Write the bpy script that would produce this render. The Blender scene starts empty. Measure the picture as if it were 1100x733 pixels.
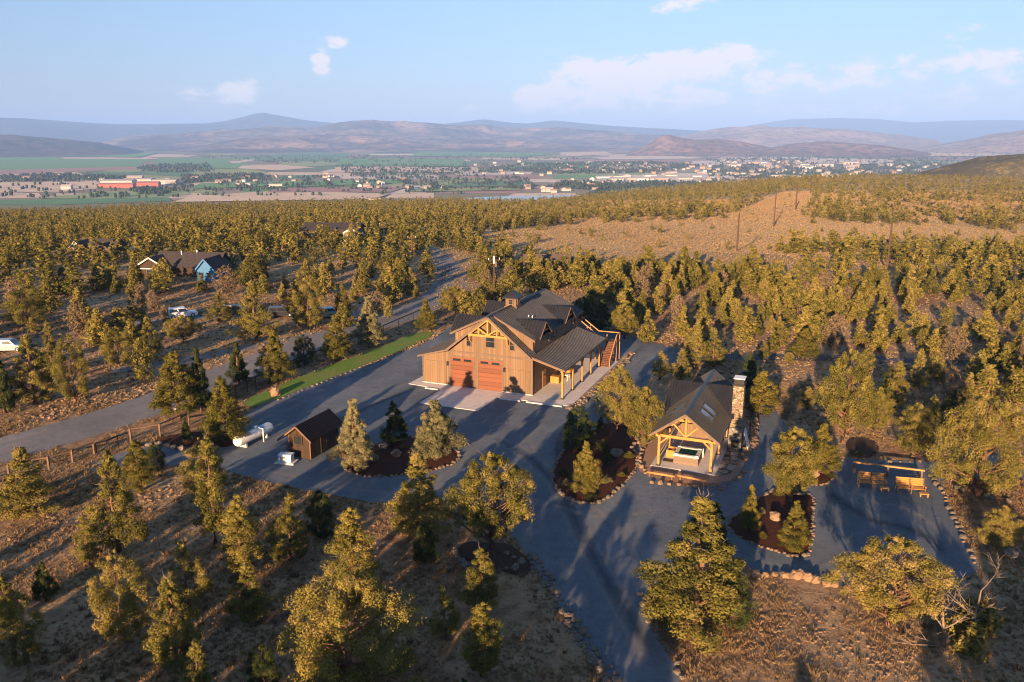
import bpy, math, random
import numpy as np
from mathutils import Vector, Matrix

random.seed(7)
rad = math.radians
sc = bpy.context.scene
COL = sc.collection

# ------------------------------------------------------------------ camera
CAM_H, FPX, PITCH = 30.2, 880.0, math.atan(220.5 / 880.0)
cam_d = bpy.data.cameras.new("camera")
cam = bpy.data.objects.new("camera", cam_d)
COL.objects.link(cam)
cam.location = (0, 0, CAM_H)
cam.rotation_euler = (math.pi / 2 - PITCH, 0, 0)
cam_d.sensor_width = 36.0
cam_d.lens = 28.8
cam_d.clip_start = 0.5
cam_d.clip_end = 90000
sc.camera = cam

# ------------------------------------------------------------------ light
SUN_AZ, SUN_EL = 200.0, 10.0           # compass bearing of the sun (clockwise from +Y), elevation
sun_d = bpy.data.lights.new("sun", "SUN")
sun_d.energy = 4.7
sun_d.angle = rad(0.5)
sun_d.color = (1.0, 0.63, 0.34)
sun = bpy.data.objects.new("sun", sun_d)
COL.objects.link(sun)
_d = Vector((math.sin(rad(SUN_AZ)) * math.cos(rad(SUN_EL)), math.cos(rad(SUN_AZ)) * math.cos(rad(SUN_EL)), math.sin(rad(SUN_EL))))
sun.rotation_euler = _d.to_track_quat("Z", "Y").to_euler()
sun.location = (-60, -160, 60)

SKY_STRENGTH = 0.074
HAZE_DENSITY = 7.2e-5
sc.view_settings.view_transform = "Standard"
sc.view_settings.look = "None"
sc.view_settings.gamma = 1.0
sc.view_settings.use_curve_mapping = False
sc.view_settings.exposure = 1.95
sc.cycles.max_bounces = 5
sc.cycles.diffuse_bounces = 3
sc.cycles.glossy_bounces = 2
sc.cycles.transmission_bounces = 3
sc.cycles.transparent_max_bounces = 8
sc.cycles.volume_bounces = 1
sc.cycles.use_denoising = True
sc.cycles.filter_width = 1.1
sc.cycles.caustics_reflective = False
sc.cycles.caustics_refractive = False
sc.cycles.sample_clamp_indirect = 4.0

world = bpy.data.worlds.new("World")
sc.world = world
world.use_nodes = True
wn, wl = world.node_tree.nodes, world.node_tree.links
wn.clear()


def wnode(t, **kw):
    n = wn.new(t)
    for k, v in kw.items():
        setattr(n, k, v)
    return n


def wmath(op, a, b=None, clamp=False):
    n = wn.new("ShaderNodeMath")
    n.operation = op
    n.use_clamp = clamp
    for i, s in enumerate((a, b)):
        if s is None:
            continue
        if isinstance(s, (int, float)):
            n.inputs[i].default_value = s
        else:
            wl.new(s, n.inputs[i])
    return n.outputs[0]


sky = wnode("ShaderNodeTexSky", sky_type="NISHITA", sun_disc=False)
sky.sun_elevation = rad(SUN_EL)
sky.sun_rotation = rad(SUN_AZ)
sky.altitude = 900
sky.air_density = 1.0
sky.dust_density = 0.0
sky.ozone_density = 4.0
tc = wnode("ShaderNodeTexCoord")
sep = wnode("ShaderNodeSeparateXYZ")
wl.new(tc.outputs["Generated"], sep.inputs[0])
az = wmath("ARCTAN2", sep.outputs[0], sep.outputs[1])
el = wmath("ARCSINE", sep.outputs[2])


def sky_dir(px, py):
    x, y = (px - 550) / FPX, -(py - 366.5) / FPX
    f = math.cos(PITCH) + y * math.sin(PITCH)
    u = -math.sin(PITCH) + y * math.cos(PITCH)
    return math.atan2(x, f), math.atan2(u, math.hypot(x, f))


comb = wnode("ShaderNodeCombineXYZ")
wl.new(wmath("MULTIPLY", az, 30.0), comb.inputs[0])
wl.new(wmath("MULTIPLY", el, 62.0), comb.inputs[1])
cn = wnode("ShaderNodeTexNoise")
cn.inputs["Scale"].default_value = 1.0
cn.inputs["Detail"].default_value = 9.0
cn.inputs["Roughness"].default_value = 0.68
cn.inputs["Distortion"].default_value = 0.35
wl.new(comb.outputs[0], cn.inputs["Vector"])
# every cloud: centre (px), half width, half height, tilt, density
CLOUDS = [(690, 82, 105, 17, -8, 1.12), (680, 103, 110, 13, -3, 0.78), (640, 78, 46, 15, 0, 0.95), (757, 64, 52, 11, -6, 1.15), (571, 107, 17, 14, 0, 1.3), (612, 106, 44, 14, 0, 0.62),
          (700, 96, 85, 17, -4, 0.52), (835, 80, 50, 9, -4, 0.62), (820, 104, 150, 15, -4, 0.36), (900, 118, 260, 12, 0, 0.28),
          (256, 100, 20, 12, -8, 1.05), (207, 104, 22, 7, 0, 0.66), (345, 64, 10, 14, 10, 0.82), (360, 46, 12, 7, -20, 0.70),
          (1062, 62, 60, 9, -8, 0.66), (1035, 34, 30, 6, -4, 0.55), (940, 78, 120, 14, -6, 0.55), (735, 3, 36, 8, -10, 0.66), (1080, 90, 60, 14, 0, 0.40),
          (505, 116, 18, 5, 0, 0.5), (735, 116, 40, 7, 0, 0.42), (990, 106, 60, 8, 0, 0.34)]
cov = None
for (cx, cy, hw, hh, tilt, dens) in CLOUDS:
    a0, e0 = sky_dir(cx, cy)
    da, de = wmath("SUBTRACT", az, a0), wmath("SUBTRACT", el, e0)
    ct, st = math.cos(rad(-tilt)), math.sin(rad(-tilt))
    u = wmath("ADD", wmath("MULTIPLY", da, ct * FPX / hw), wmath("MULTIPLY", de, st * FPX / hw))
    v = wmath("ADD", wmath("MULTIPLY", da, -st * FPX / hh), wmath("MULTIPLY", de, ct * FPX / hh))
    r2 = wmath("ADD", wmath("MULTIPLY", u, u), wmath("MULTIPLY", v, v))
    w = wmath("MULTIPLY", wmath("SUBTRACT", 1.0, wmath("MULTIPLY", r2, 0.5), clamp=True), dens)
    cov = w if cov is None else wmath("MAXIMUM", cov, w)
cl = wmath("MULTIPLY", wmath("SUBTRACT", wmath("ADD", cov, wmath("MULTIPLY", wmath("SUBTRACT", cn.outputs[0], 0.5), 3.0)), 0.31), 2.4, clamp=True)
cl = wmath("MULTIPLY", cl, wmath("MULTIPLY", cov, 3.0, clamp=True), clamp=True)
bg_sky, bg_cl = wnode("ShaderNodeBackground"), wnode("ShaderNodeBackground")
hsv = wnode("ShaderNodeHueSaturation")
hsv.inputs["Saturation"].default_value = 0.88
wl.new(sky.outputs[0], hsv.inputs["Color"])
tint = wnode("ShaderNodeMix", data_type="RGBA", blend_type="MULTIPLY")
tint.inputs[0].default_value = 1.0
wl.new(hsv.outputs[0], tint.inputs[6])
tgrad = wnode("ShaderNodeMix", data_type="RGBA")
wl.new(wmath("MULTIPLY", el, 1 / 0.30, clamp=True), tgrad.inputs[0])
tgrad.inputs[6].default_value = (0.52, 0.41, 0.46, 1)
tgrad.inputs[7].default_value = (0.92, 0.87, 0.78, 1)
wl.new(tgrad.outputs[2], tint.inputs[7])
wl.new(tint.outputs[2], bg_sky.inputs["Color"])
bg_sky.inputs["Strength"].default_value = SKY_STRENGTH
bg_cl.inputs["Color"].default_value = (0.97, 0.87, 0.86, 1)
bg_cl.inputs["Strength"].default_value = 0.285
mixw = wnode("ShaderNodeMixShader")
wl.new(wmath("MULTIPLY", cl, 0.88), mixw.inputs[0])
wl.new(bg_sky.outputs[0], mixw.inputs[1])
wl.new(bg_cl.outputs[0], mixw.inputs[2])
wout = wnode("ShaderNodeOutputWorld")
wl.new(mixw.outputs[0], wout.inputs["Surface"])


# ------------------------------------------------------------------ helpers: terrain and photo measurements
def interp(x, xs, ys):
    return float(np.interp(x, xs, ys))


AZ_K = [-35, -10, 0, 10, 20, 33]
EDGE = [930, 930, 960, 1050, 1120, 1180]
VALLEY = -120.0
# measured profiles of the plateau: the left falls steadily, the right dips behind the barn and then runs level to the skyline
PROF_D = [0, 225, 260, 300, 340, 390, 500, 620, 800, 930, 1180]
PROF_L = [0, 0.0, -1.5, -3.6, -5.8, -8.6, -15.5, -23.0, -34.5, -43.0, -58.0]
PROF_R = [0, 0.0, -3.0, -6.6, -8.0, -6.2, -7.2, -10.0, -14.0, -17.0, -21.0]


def zt_np(x, y):
    d = np.hypot(x, y)
    a = np.degrees(np.arctan2(x, y))
    e = np.interp(a, AZ_K, EDGE)
    dd = np.minimum(d, e)
    zl, zr_ = np.interp(dd, PROF_D, PROF_L), np.interp(dd, PROF_D, PROF_R)
    w = np.clip((a - 1.0) / 21.0, 0, 1)
    w = w * w * (3 - 2 * w)
    wf = np.clip((a + 1.0) / 24.0, 0, 1)
    wf = wf * wf * (3 - 2 * wf)
    g = np.clip((d - 480.0) / 320.0, 0, 1)
    w = w * (1 - g) + wf * g
    und = (np.sin(x * 0.021 + 1.3) * np.sin(y * 0.017 + 0.4) * 0.9 + np.sin(x * 0.045 + y * 0.03) * 0.35) * np.clip((d - 230.0) / 160.0, 0, 1)
    z = zl * (1 - w) + zr_ * w + und
    k = np.clip((d - e) / 560.0, 0, 1)
    k = k * k * (3 - 2 * k)
    return z * (1 - k) + VALLEY * k


def zt(x, y):
    return float(zt_np(np.float64(x), np.float64(y)))


def ray(px, py):
    x, y = (px - 550) / FPX, -(py - 366.5) / FPX
    return (x, math.cos(PITCH) + y * math.sin(PITCH), -math.sin(PITCH) + y * math.cos(PITCH))


def at(px, py, z=None):
    """ground point seen at a pixel of the 1100x733 photograph"""
    d = ray(px, py)
    if z is not None:
        k = (z - CAM_H) / d[2]
        return Vector((d[0] * k, d[1] * k, z))
    k0, k = 0.0, 10.0
    while k < 40000:
        if CAM_H + d[2] * k < zt(d[0] * k, d[1] * k):
            break
        k0, k = k, k * 1.04
    for _ in range(30):
        m = (k0 + k) / 2
        if CAM_H + d[2] * m < zt(d[0] * m, d[1] * m):
            k = m
        else:
            k0 = m
    return Vector((d[0] * k, d[1] * k, zt(d[0] * k, d[1] * k)))


def pix(x, y, z):
    Z = z - CAM_H
    zc = y * math.cos(PITCH) - Z * math.sin(PITCH)
    yc = y * math.sin(PITCH) + Z * math.cos(PITCH)
    if zc < 0.1:
        return (-9999, -9999, zc)
    return (550 + FPX * x / zc, 366.5 - FPX * yc / zc, zc)


def height_to(p, ty):
    lo, hi = 0.0, 40.0
    for _ in range(30):
        m = (lo + hi) / 2
        if pix(p.x, p.y, p.z + m)[1] > ty:
            lo = m
        else:
            hi = m
    return lo


def inside(p, poly):
    x, y = p
    c = False
    j = len(poly) - 1
    for i in range(len(poly)):
        xi, yi = poly[i]
        xj, yj = poly[j]
        if (yi > y) != (yj > y) and x < (xj - xi) * (y - yi) / (yj - yi) + xi:
            c = not c
        j = i
    return c


# ------------------------------------------------------------------ helpers: materials
def srgb(r, g, b):
    f = lambda c: (c / 255 / 12.92) if c / 255 <= 0.04045 else ((c / 255 + 0.055) / 1.055) ** 2.4
    return (f(r), f(g), f(b))


def c4(c):
    return (c[0], c[1], c[2], 1.0)


def new_mat(name):
    m = bpy.data.materials.new(name)
    m.use_nodes = True
    nt = m.node_tree
    for n in list(nt.nodes):
        nt.nodes.remove(n)
    out = nt.nodes.new("ShaderNodeOutputMaterial")
    return m, nt, out


def principled(nt, out, rough=0.8, metal=0.0, spec=0.3):
    b = nt.nodes.new("ShaderNodeBsdfPrincipled")
    b.inputs["Roughness"].default_value = rough
    b.inputs["Metallic"].default_value = metal
    b.inputs["Specular IOR Level"].default_value = spec
    nt.links.new(b.outputs[0], out.inputs["Surface"])
    return b


def noise(nt, scale, detail=4, rough=0.55, vec=None, stretch=None):
    t = nt.nodes.new("ShaderNodeTexNoise")
    t.inputs["Scale"].default_value = scale
    t.inputs["Detail"].default_value = detail
    t.inputs["Roughness"].default_value = rough
    if vec is None:
        co = nt.nodes.new("ShaderNodeTexCoord")
        vec = co.outputs["Object"]
    if stretch:
        mp = nt.nodes.new("ShaderNodeMapping")
        mp.inputs["Scale"].default_value = stretch
        nt.links.new(vec, mp.inputs[0])
        vec = mp.outputs[0]
    nt.links.new(vec, t.inputs["Vector"])
    return t.outputs[0]


def ramp(nt, fac, stops):
    r = nt.nodes.new("ShaderNodeValToRGB")
    els = r.color_ramp.elements
    while len(els) < len(stops):
        els.new(0.5)
    for e, (p, c) in zip(els, stops):
        e.position = p
        e.color = c4(c)
    nt.links.new(fac, r.inputs[0])
    return r.outputs[0]


def mixc(nt, fac, a, b, mode="MIX"):
    m = nt.nodes.new("ShaderNodeMix")
    m.data_type = "RGBA"
    m.blend_type = mode
    for s, v in ((m.inputs[0], fac), (m.inputs[6], a), (m.inputs[7], b)):
        if isinstance(v, (int, float)):
            s.default_value = v
        elif isinstance(v, tuple):
            s.default_value = c4(v)
        else:
            nt.links.new(v, s)
    return m.outputs[2]


def nmath(nt, op, a, b=None, clamp=False):
    n = nt.nodes.new("ShaderNodeMath")
    n.operation = op
    n.use_clamp = clamp
    for i, s in enumerate((a, b)):
        if s is None:
            continue
        if isinstance(s, (int, float)):
            n.inputs[i].default_value = s
        else:
            nt.links.new(s, n.inputs[i])
    return n.outputs[0]


def bump(nt, b, h, strength=0.5, dist=0.05):
    n = nt.nodes.new("ShaderNodeBump")
    n.inputs["Strength"].default_value = strength
    n.inputs["Distance"].default_value = dist
    nt.links.new(h, n.inputs["Height"])
    nt.links.new(n.outputs[0], b.inputs["Normal"])


def mottled(name, stops, scale, rough=0.85, detail=5, bump_s=0.0, bump_scale=None, bump_dist=0.05, metal=0.0, spec=0.25, stretch=None, blotch=None):
    """stops: colour ramp of one noise; blotch: (scale, colour, amount) a second, larger noise of another colour"""
    m, nt, out = new_mat(name)
    b = principled(nt, out, rough, metal, spec)
    n = noise(nt, scale, detail, stretch=stretch)
    col = ramp(nt, n, stops)
    if blotch:
        f = nmath(nt, "MULTIPLY", nmath(nt, "MULTIPLY", nmath(nt, "SUBTRACT", noise(nt, blotch[0], 4), 0.42, ), 4.0, clamp=True), blotch[2])
        col = mixc(nt, f, col, blotch[1])
    nt.links.new(col, b.inputs["Base Color"])
    if bump_s:
        bump(nt, b, noise(nt, bump_scale or scale * 2, 4), bump_s, bump_dist)
    return m


def boards(name, base, dark, period, rough=0.75, axis="XY", bump_s=0.4):
    """vertical board-and-batten siding: stripes across the wall, grain along it"""
    m, nt, out = new_mat(name)
    b = principled(nt, out, rough, 0, 0.25)
    co = nt.nodes.new("ShaderNodeTexCoord")
    sp = nt.nodes.new("ShaderNodeSeparateXYZ")
    nt.links.new(co.outputs["Object"], sp.inputs[0])
    if axis == "Z":
        s = sp.outputs[2]
    else:
        s = nmath(nt, "ADD", sp.outputs[0], sp.outputs[1])
    ph = nmath(nt, "FRACT", nmath(nt, "DIVIDE", s, period))
    idx = nmath(nt, "FLOOR", nmath(nt, "DIVIDE", s, period))
    wnz = nt.nodes.new("ShaderNodeTexWhiteNoise")
    wnz.noise_dimensions = "1D"
    nt.links.new(idx, wnz.inputs["W"])
    gr = noise(nt, 1.6, 5, 0.6, stretch=(5, 5, 0.5) if axis != "Z" else (0.5, 0.5, 6))
    f = nmath(nt, "ADD", nmath(nt, "MULTIPLY", wnz.outputs[0], 0.5), nmath(nt, "MULTIPLY", gr, 0.55))
    col = ramp(nt, f, [(0.1, dark), (0.9, base)])
    gap = nmath(nt, "LESS_THAN", ph, 0.09)
    col = mixc(nt, nmath(nt, "MULTIPLY", gap, 0.55), col, (dark[0] * 0.4, dark[1] * 0.4, dark[2] * 0.4))
    nt.links.new(col, b.inputs["Base Color"])
    bump(nt, b, nmath(nt, "SUBTRACT", gr, nmath(nt, "MULTIPLY", gap, 0.8)), bump_s, 0.03)
    return m


def plain(name, col, rough=0.6, metal=0.0, spec=0.4, var=0.18, scale=3.0):
    d = tuple(c * (1 - var) for c in col)
    l = tuple(min(1, c * (1 + var)) for c in col)
    return mottled(name, [(0.3, d), (0.7, l)], scale, rough, 4, metal=metal, spec=spec)


def foliage(name, stops, twig=None, trans=0.22):
    m, nt, out = new_mat(name)
    at_ = nt.nodes.new("ShaderNodeAttribute")
    at_.attribute_name = "tint"
    oi = nt.nodes.new("ShaderNodeObjectInfo")
    n = noise(nt, 0.9, 3)
    f = nmath(nt, "ADD", nmath(nt, "MULTIPLY", at_.outputs["Fac"], 0.56), nmath(nt, "ADD", nmath(nt, "MULTIPLY", oi.outputs["Random"], 0.26), nmath(nt, "MULTIPLY", n, 0.22)))
    col = ramp(nt, f, stops)
    df = nt.nodes.new("ShaderNodeBsdfDiffuse")
    tr = nt.nodes.new("ShaderNodeBsdfTranslucent")
    nt.links.new(col, df.inputs[0])
    nt.links.new(mixc(nt, 1.0, col, (1.0, 1.0, 0.6), "MULTIPLY"), tr.inputs[0])
    mx = nt.nodes.new("ShaderNodeMixShader")
    mx.inputs[0].default_value = trans
    nt.links.new(df.outputs[0], mx.inputs[1])
    nt.links.new(tr.outputs[0], mx.inputs[2])
    nt.links.new(mx.outputs[0], out.inputs["Surface"])
    return m


def glass_dark(name, col=(0.02, 0.025, 0.03), rough=0.08):
    m, nt, out = new_mat(name)
    b = principled(nt, out, rough, 0.0, 0.8)
    nt.links.new(ramp(nt, noise(nt, 0.7, 2), [(0.3, tuple(c * 0.7 for c in col)), (0.7, tuple(c * 1.3 for c in col))]), b.inputs["Base Color"])
    return m


# ------------------------------------------------------------------ helpers: meshes and objects
class MB:
    def __init__(s):
        s.v, s.f, s.m = [], [], []

    def add(s, vs, fs, mi=0):
        o = len(s.v)
        s.v += [tuple(v) for v in vs]
        s.f += [tuple(i + o for i in f) for f in fs]
        s.m += [mi] * len(fs)
        return s

    def box(s, x0, x1, y0, y1, z0, z1, mi=0):
        return s.add([(x0, y0, z0), (x1, y0, z0), (x1, y1, z0), (x0, y1, z0), (x0, y0, z1), (x1, y0, z1), (x1, y1, z1), (x0, y1, z1)],
                     [(3, 2, 1, 0), (4, 5, 6, 7), (0, 1, 5, 4), (1, 2, 6, 5), (2, 3, 7, 6), (3, 0, 4, 7)], mi)

    def bevbox(s, x0, x1, y0, y1, z0, z1, b=0.05, mi=0):
        """box whose top edges are chamfered"""
        return s.add([(x0, y0, z0), (x1, y0, z0), (x1, y1, z0), (x0, y1, z0), (x0, y0, z1 - b), (x1, y0, z1 - b), (x1, y1, z1 - b), (x0, y1, z1 - b),
                      (x0 + b, y0 + b, z1), (x1 - b, y0 + b, z1), (x1 - b, y1 - b, z1), (x0 + b, y1 - b, z1)],
                     [(3, 2, 1, 0), (0, 1, 5, 4), (1, 2, 6, 5), (2, 3, 7, 6), (3, 0, 4, 7), (4, 5, 9, 8), (5, 6, 10, 9), (6, 7, 11, 10), (7, 4, 8, 11), (8, 9, 10, 11)], mi)

    def prism(s, poly, lo, hi, axis="y", mi=0):
        """poly: (a, c) outline; extruded along axis from lo to hi"""
        n = len(poly)
        mk = {"y": lambda p, t: (p[0], t, p[1]), "x": lambda p, t: (t, p[0], p[1]), "z": lambda p, t: (p[0], p[1], t)}[axis]
        vs = [mk(p, lo) for p in poly] + [mk(p, hi) for p in poly]
        fs = [tuple(range(n)), tuple(range(2 * n - 1, n - 1, -1))] + [(i, n + i, n + (i + 1) % n, (i + 1) % n) for i in range(n)]
        return s.add(vs, fs, mi)

    def tube(s, pts, rs, n=6, mi=0, cap=True):
        pts = [Vector(p) for p in pts]
        vs, fs = [], []
        up = Vector((0, 0, 1))
        for i, p in enumerate(pts):
            d = (pts[min(i + 1, len(pts) - 1)] - pts[max(i - 1, 0)])
            d = d.normalized() if d.length > 1e-9 else Vector((0, 0, 1))
            u = d.cross(up)
            if u.length < 0.05:
                u = d.cross(Vector((0.3, 1, 0)))
            u.normalize()
            w = d.cross(u)
            for k in range(n):
                a = 2 * math.pi * k / n
                vs.append(p + (u * math.cos(a) + w * math.sin(a)) * rs[i])
        for i in range(len(pts) - 1):
            for k in range(n):
                a, b = i * n + k, i * n + (k + 1) % n
                fs.append((a, b, b + n, a + n))
        if cap:
            fs.append(tuple(range(n - 1, -1, -1)))
            fs.append(tuple(range((len(pts) - 1) * n, len(pts) * n)))
        return s.add(vs, fs, mi)

    def beam(s, p0, p1, w, h, mi=0):
        """square timber between two points; w sideways, h in the other direction"""
        p0, p1 = Vector(p0), Vector(p1)
        d = (p1 - p0).normalized()
        up = Vector((0, 0, 1)) if abs(d.z) < 0.95 else Vector((0, 1, 0))
        u = d.cross(up).normalized() * (w / 2)
        v = u.cross(d).normalized() * (h / 2)
        vs = [p + a * u + b * v for p in (p0, p1) for a, b in ((-1, -1), (1, -1), (1, 1), (-1, 1))]
        return s.add(vs, [(3, 2, 1, 0), (4, 5, 6, 7), (0, 1, 5, 4), (1, 2, 6, 5), (2, 3, 7, 6), (3, 0, 4, 7)], mi)

    def slab(s, e0, e1, r1, r0, t=0.14, rib=0.0, mi=0):
        """roof slab: eave e0-e1, ridge r0-r1; thickness t downwards; standing seams every rib metres"""
        e0, e1, r1, r0 = map(Vector, (e0, e1, r1, r0))
        n = (e1 - e0).cross(r0 - e0).normalized()
        if n.z < 0:
            n = -n
        dn = n * -t
        top = [e0, e1, r1, r0]
        s.add(top + [p + dn for p in top], [(0, 1, 2, 3), (7, 6, 5, 4), (0, 4, 5, 1), (1, 5, 6, 2), (2, 6, 7, 3), (3, 7, 4, 0)], mi)
        if rib:
            L = (e1 - e0).length
            k = max(2, int(L / rib))
            for i in range(k + 1):
                f = 0.004 + 0.992 * i / k
                a, b = e0.lerp(e1, f) + n * 0.028, r0.lerp(r1, f) + n * 0.028
                d = (b - a).normalized()
                sd = n.cross(d).normalized() * 0.022
                nn = n * 0.03
                vs = [a - sd - nn, a + sd - nn, a + sd + nn, a - sd + nn, b - sd - nn, b + sd - nn, b + sd + nn, b - sd + nn]
                s.add(vs, [(3, 2, 1, 0), (4, 5, 6, 7), (1, 2, 6, 5), (2, 3, 7, 6), (3, 0, 4, 7)], mi)
        return s

    def blob(s, c, r, seed=0, seg=7, rings=5, jit=0.2, mi=0):
        """rough rock-like ellipsoid; r = (rx, ry, rz)"""
        rg = random.Random(seed)
        vs = [(c[0], c[1], c[2] - r[2])]
        for i in range(1, rings):
            ph = math.pi * i / rings
            for k in range(seg):
                th = 2 * math.pi * (k + 0.5 * (i % 2)) / seg
                q = 1 + rg.uniform(-jit, jit)
                vs.append((c[0] + r[0] * q * math.sin(ph) * math.cos(th), c[1] + r[1] * q * math.sin(ph) * math.sin(th), c[2] - r[2] * q * math.cos(ph)))
        vs.append((c[0], c[1], c[2] + r[2] * (1 - jit * 0.5)))
        fs = [(0, 1 + (k + 1) % seg, 1 + k) for k in range(seg)]
        for i in range(rings - 2):
            a = 1 + i * seg
            for k in range(seg):
                fs.append((a + k, a + (k + 1) % seg, a + seg + (k + 1) % seg, a + seg + k))
        a, e = 1 + (rings - 2) * seg, len(vs) - 1
        fs += [(a + k, a + (k + 1) % seg, e) for k in range(seg)]
        return s.add(vs, fs, mi)

    def mesh(s, name, mats, smooth=False):
        me = bpy.data.meshes.new(name)
        me.from_pydata(s.v, [], s.f)
        mats = mats if isinstance(mats, (list, tuple)) else [mats]
        for m in mats:
            me.materials.append(m)
        if any(s.m):
            me.polygons.foreach_set("material_index", s.m)
        if smooth:
            me.polygons.foreach_set("use_smooth", [True] * len(s.f))
        me.update()
        return me

    def build(s, name, mats, parent=None, smooth=False, label=None):
        return link(name, s.mesh(name, mats, smooth), parent, label)


def link(name, me, parent=None, label=None):
    o = bpy.data.objects.new(name, me)
    COL.objects.link(o)
    if parent is not None:
        o.parent = parent
    if label:
        o["label"] = label
    return o


def tag(o, label, cat, group=None):
    o["label"] = label
    o["category"] = cat
    if group:
        o["group"] = group
    return o


def thing(name, label, cat, loc=(0, 0, 0), rz=0.0, group=None):
    o = bpy.data.objects.new(name, None)
    o.empty_display_size = 0.2
    COL.objects.link(o)
    o.location = loc
    o.rotation_euler = (0, 0, rz)
    return tag(o, label, cat, group)


def structure(o):
    o["kind"] = "structure"
    return o


def np_mesh(name, V, F, mats, tint=None, mi=None, smooth=False):
    """V: (n,3); F: (m,4) quads or (m,3) triangles"""
    me = bpy.data.meshes.new(name)
    n, m, k = len(V), len(F), F.shape[1]
    me.vertices.add(n)
    me.vertices.foreach_set("co", np.ascontiguousarray(V, np.float32).ravel())
    me.loops.add(m * k)
    me.loops.foreach_set("vertex_index", np.ascontiguousarray(F, np.int32).ravel())
    me.polygons.add(m)
    me.polygons.foreach_set("loop_start", np.arange(0, m * k, k, dtype=np.int32))
    me.polygons.foreach_set("loop_total", np.full(m, k, dtype=np.int32))
    for q in (mats if isinstance(mats, (list, tuple)) else [mats]):
        me.materials.append(q)
    if mi is not None:
        me.polygons.foreach_set("material_index", np.ascontiguousarray(mi, np.int32))
    if smooth:
        me.polygons.foreach_set("use_smooth", np.ones(m, bool))
    if tint is not None:
        a = me.attributes.new("tint", "FLOAT", "POINT")
        a.data.foreach_set("value", np.ascontiguousarray(tint, np.float32))
    me.update(calc_edges=True)
    return me


def vnoise(x, y, seed=0):
    """smooth value noise on numpy arrays, 0..1"""
    xi, yi = np.floor(x).astype(np.int64), np.floor(y).astype(np.int64)
    xf, yf = x - xi, y - yi
    u, v = xf * xf * (3 - 2 * xf), yf * yf * (3 - 2 * yf)

    def h(a, b):
        q = (a * 374761393 + b * 668265263 + seed * 1442695041) & 0xFFFFFFFF
        q = ((q ^ (q >> 13)) * 1274126177) & 0xFFFFFFFF
        q = q ^ (q >> 16)
        return (q & 0xFFFF) / 65535.0
    return (h(xi, yi) * (1 - u) + h(xi + 1, yi) * u) * (1 - v) + (h(xi, yi + 1) * (1 - u) + h(xi + 1, yi + 1) * u) * v


def fbm(x, y, seed=0, octv=5, gain=0.5):
    t, a, s = 0, 1.0, 0
    for i in range(octv):
        t = t + a * vnoise(x * 2 ** i, y * 2 ** i, seed + i * 17)
        s += a
        a *= gain
    return t / s


def sheet(name, poly, mat, z, mound=0.0, kind=True):
    """flat sheet over a world polygon [(x, y)], optionally mounded towards its middle"""
    from mathutils.geometry import tessellate_polygon
    mb = MB()
    if mound:
        cx, cy = sum(p[0] for p in poly) / len(poly), sum(p[1] for p in poly) / len(poly)
        vs, n = [], len(poly)
        for f, h in ((1, 0), (0.86, 0.7), (0.55, 0.95)):
            vs += [(cx + (p[0] - cx) * f, cy + (p[1] - cy) * f, z + mound * h) for p in poly]
        vs.append((cx, cy, z + mound))
        fs = []
        for r in range(2):
            fs += [(r * n + i, r * n + (i + 1) % n, (r + 1) * n + (i + 1) % n, (r + 1) * n + i) for i in range(n)]
        fs += [(2 * n + i, 2 * n + (i + 1) % n, 3 * n) for i in range(n)]
        area = sum(poly[i][0] * poly[(i + 1) % n][1] - poly[(i + 1) % n][0] * poly[i][1] for i in range(n))
        if area < 0:
            fs = [f[::-1] for f in fs]
        mb.add(vs, fs)
    else:
        vs = [Vector((p[0], p[1], z)) for p in poly]
        tris = tessellate_polygon([vs])
        fs = []
        for t in tris:
            a, b, c = (vs[i] for i in t)
            fs.append(tuple(t) if (b - a).cross(c - a).z > 0 else tuple(t)[::-1])
        mb.add(vs, fs)
    o = mb.build(name, mat, smooth=bool(mound))
    return structure(o) if kind else o


def smooth_poly(pts, it=2, closed=True):
    for _ in range(it):
        q = []
        n = len(pts)
        for i in range(n if closed else n - 1):
            a, b = pts[i], pts[(i + 1) % n]
            q.append((a[0] * 0.75 + b[0] * 0.25, a[1] * 0.75 + b[1] * 0.25))
            q.append((a[0] * 0.25 + b[0] * 0.75, a[1] * 0.25 + b[1] * 0.75))
        if not closed:
            q = [pts[0]] + q + [pts[-1]]
        pts = q
    return pts


def inside_np(u, v, poly):
    c = np.zeros(len(u), bool)
    j = len(poly) - 1
    for i in range(len(poly)):
        (xi, yi), (xj, yj) = poly[i], poly[j]
        if yi != yj:
            c ^= ((yi > v) != (yj > v)) & (u < (xj - xi) * (v - yi) / (yj - yi) + xi)
        j = i
    return c


def ground_poly(px):
    return [tuple(at(*p).xy) for p in px]


def strip(name, line, width, mat, z0, kind=True):
    """road ribbon draped on the terrain along a world polyline"""
    mb = MB()
    L, R = [], []
    n = len(line)
    for i, p in enumerate(line):
        a, b = Vector(line[max(i - 1, 0)][:2]), Vector(line[min(i + 1, n - 1)][:2])
        d = (b - a).normalized()
        nn = Vector((-d.y, d.x)) * width / 2
        L.append((p[0] + nn.x, p[1] + nn.y))
        R.append((p[0] - nn.x, p[1] - nn.y))
    vs = [(q[0], q[1], zt(*q) + z0) for q in L] + [(q[0], q[1], zt(*q) + z0) for q in R]
    mb.add(vs, [(i, n + i, n + i + 1, i + 1) for i in range(n - 1)])
    o = mb.build(name, mat)
    return structure(o) if kind else o


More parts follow.
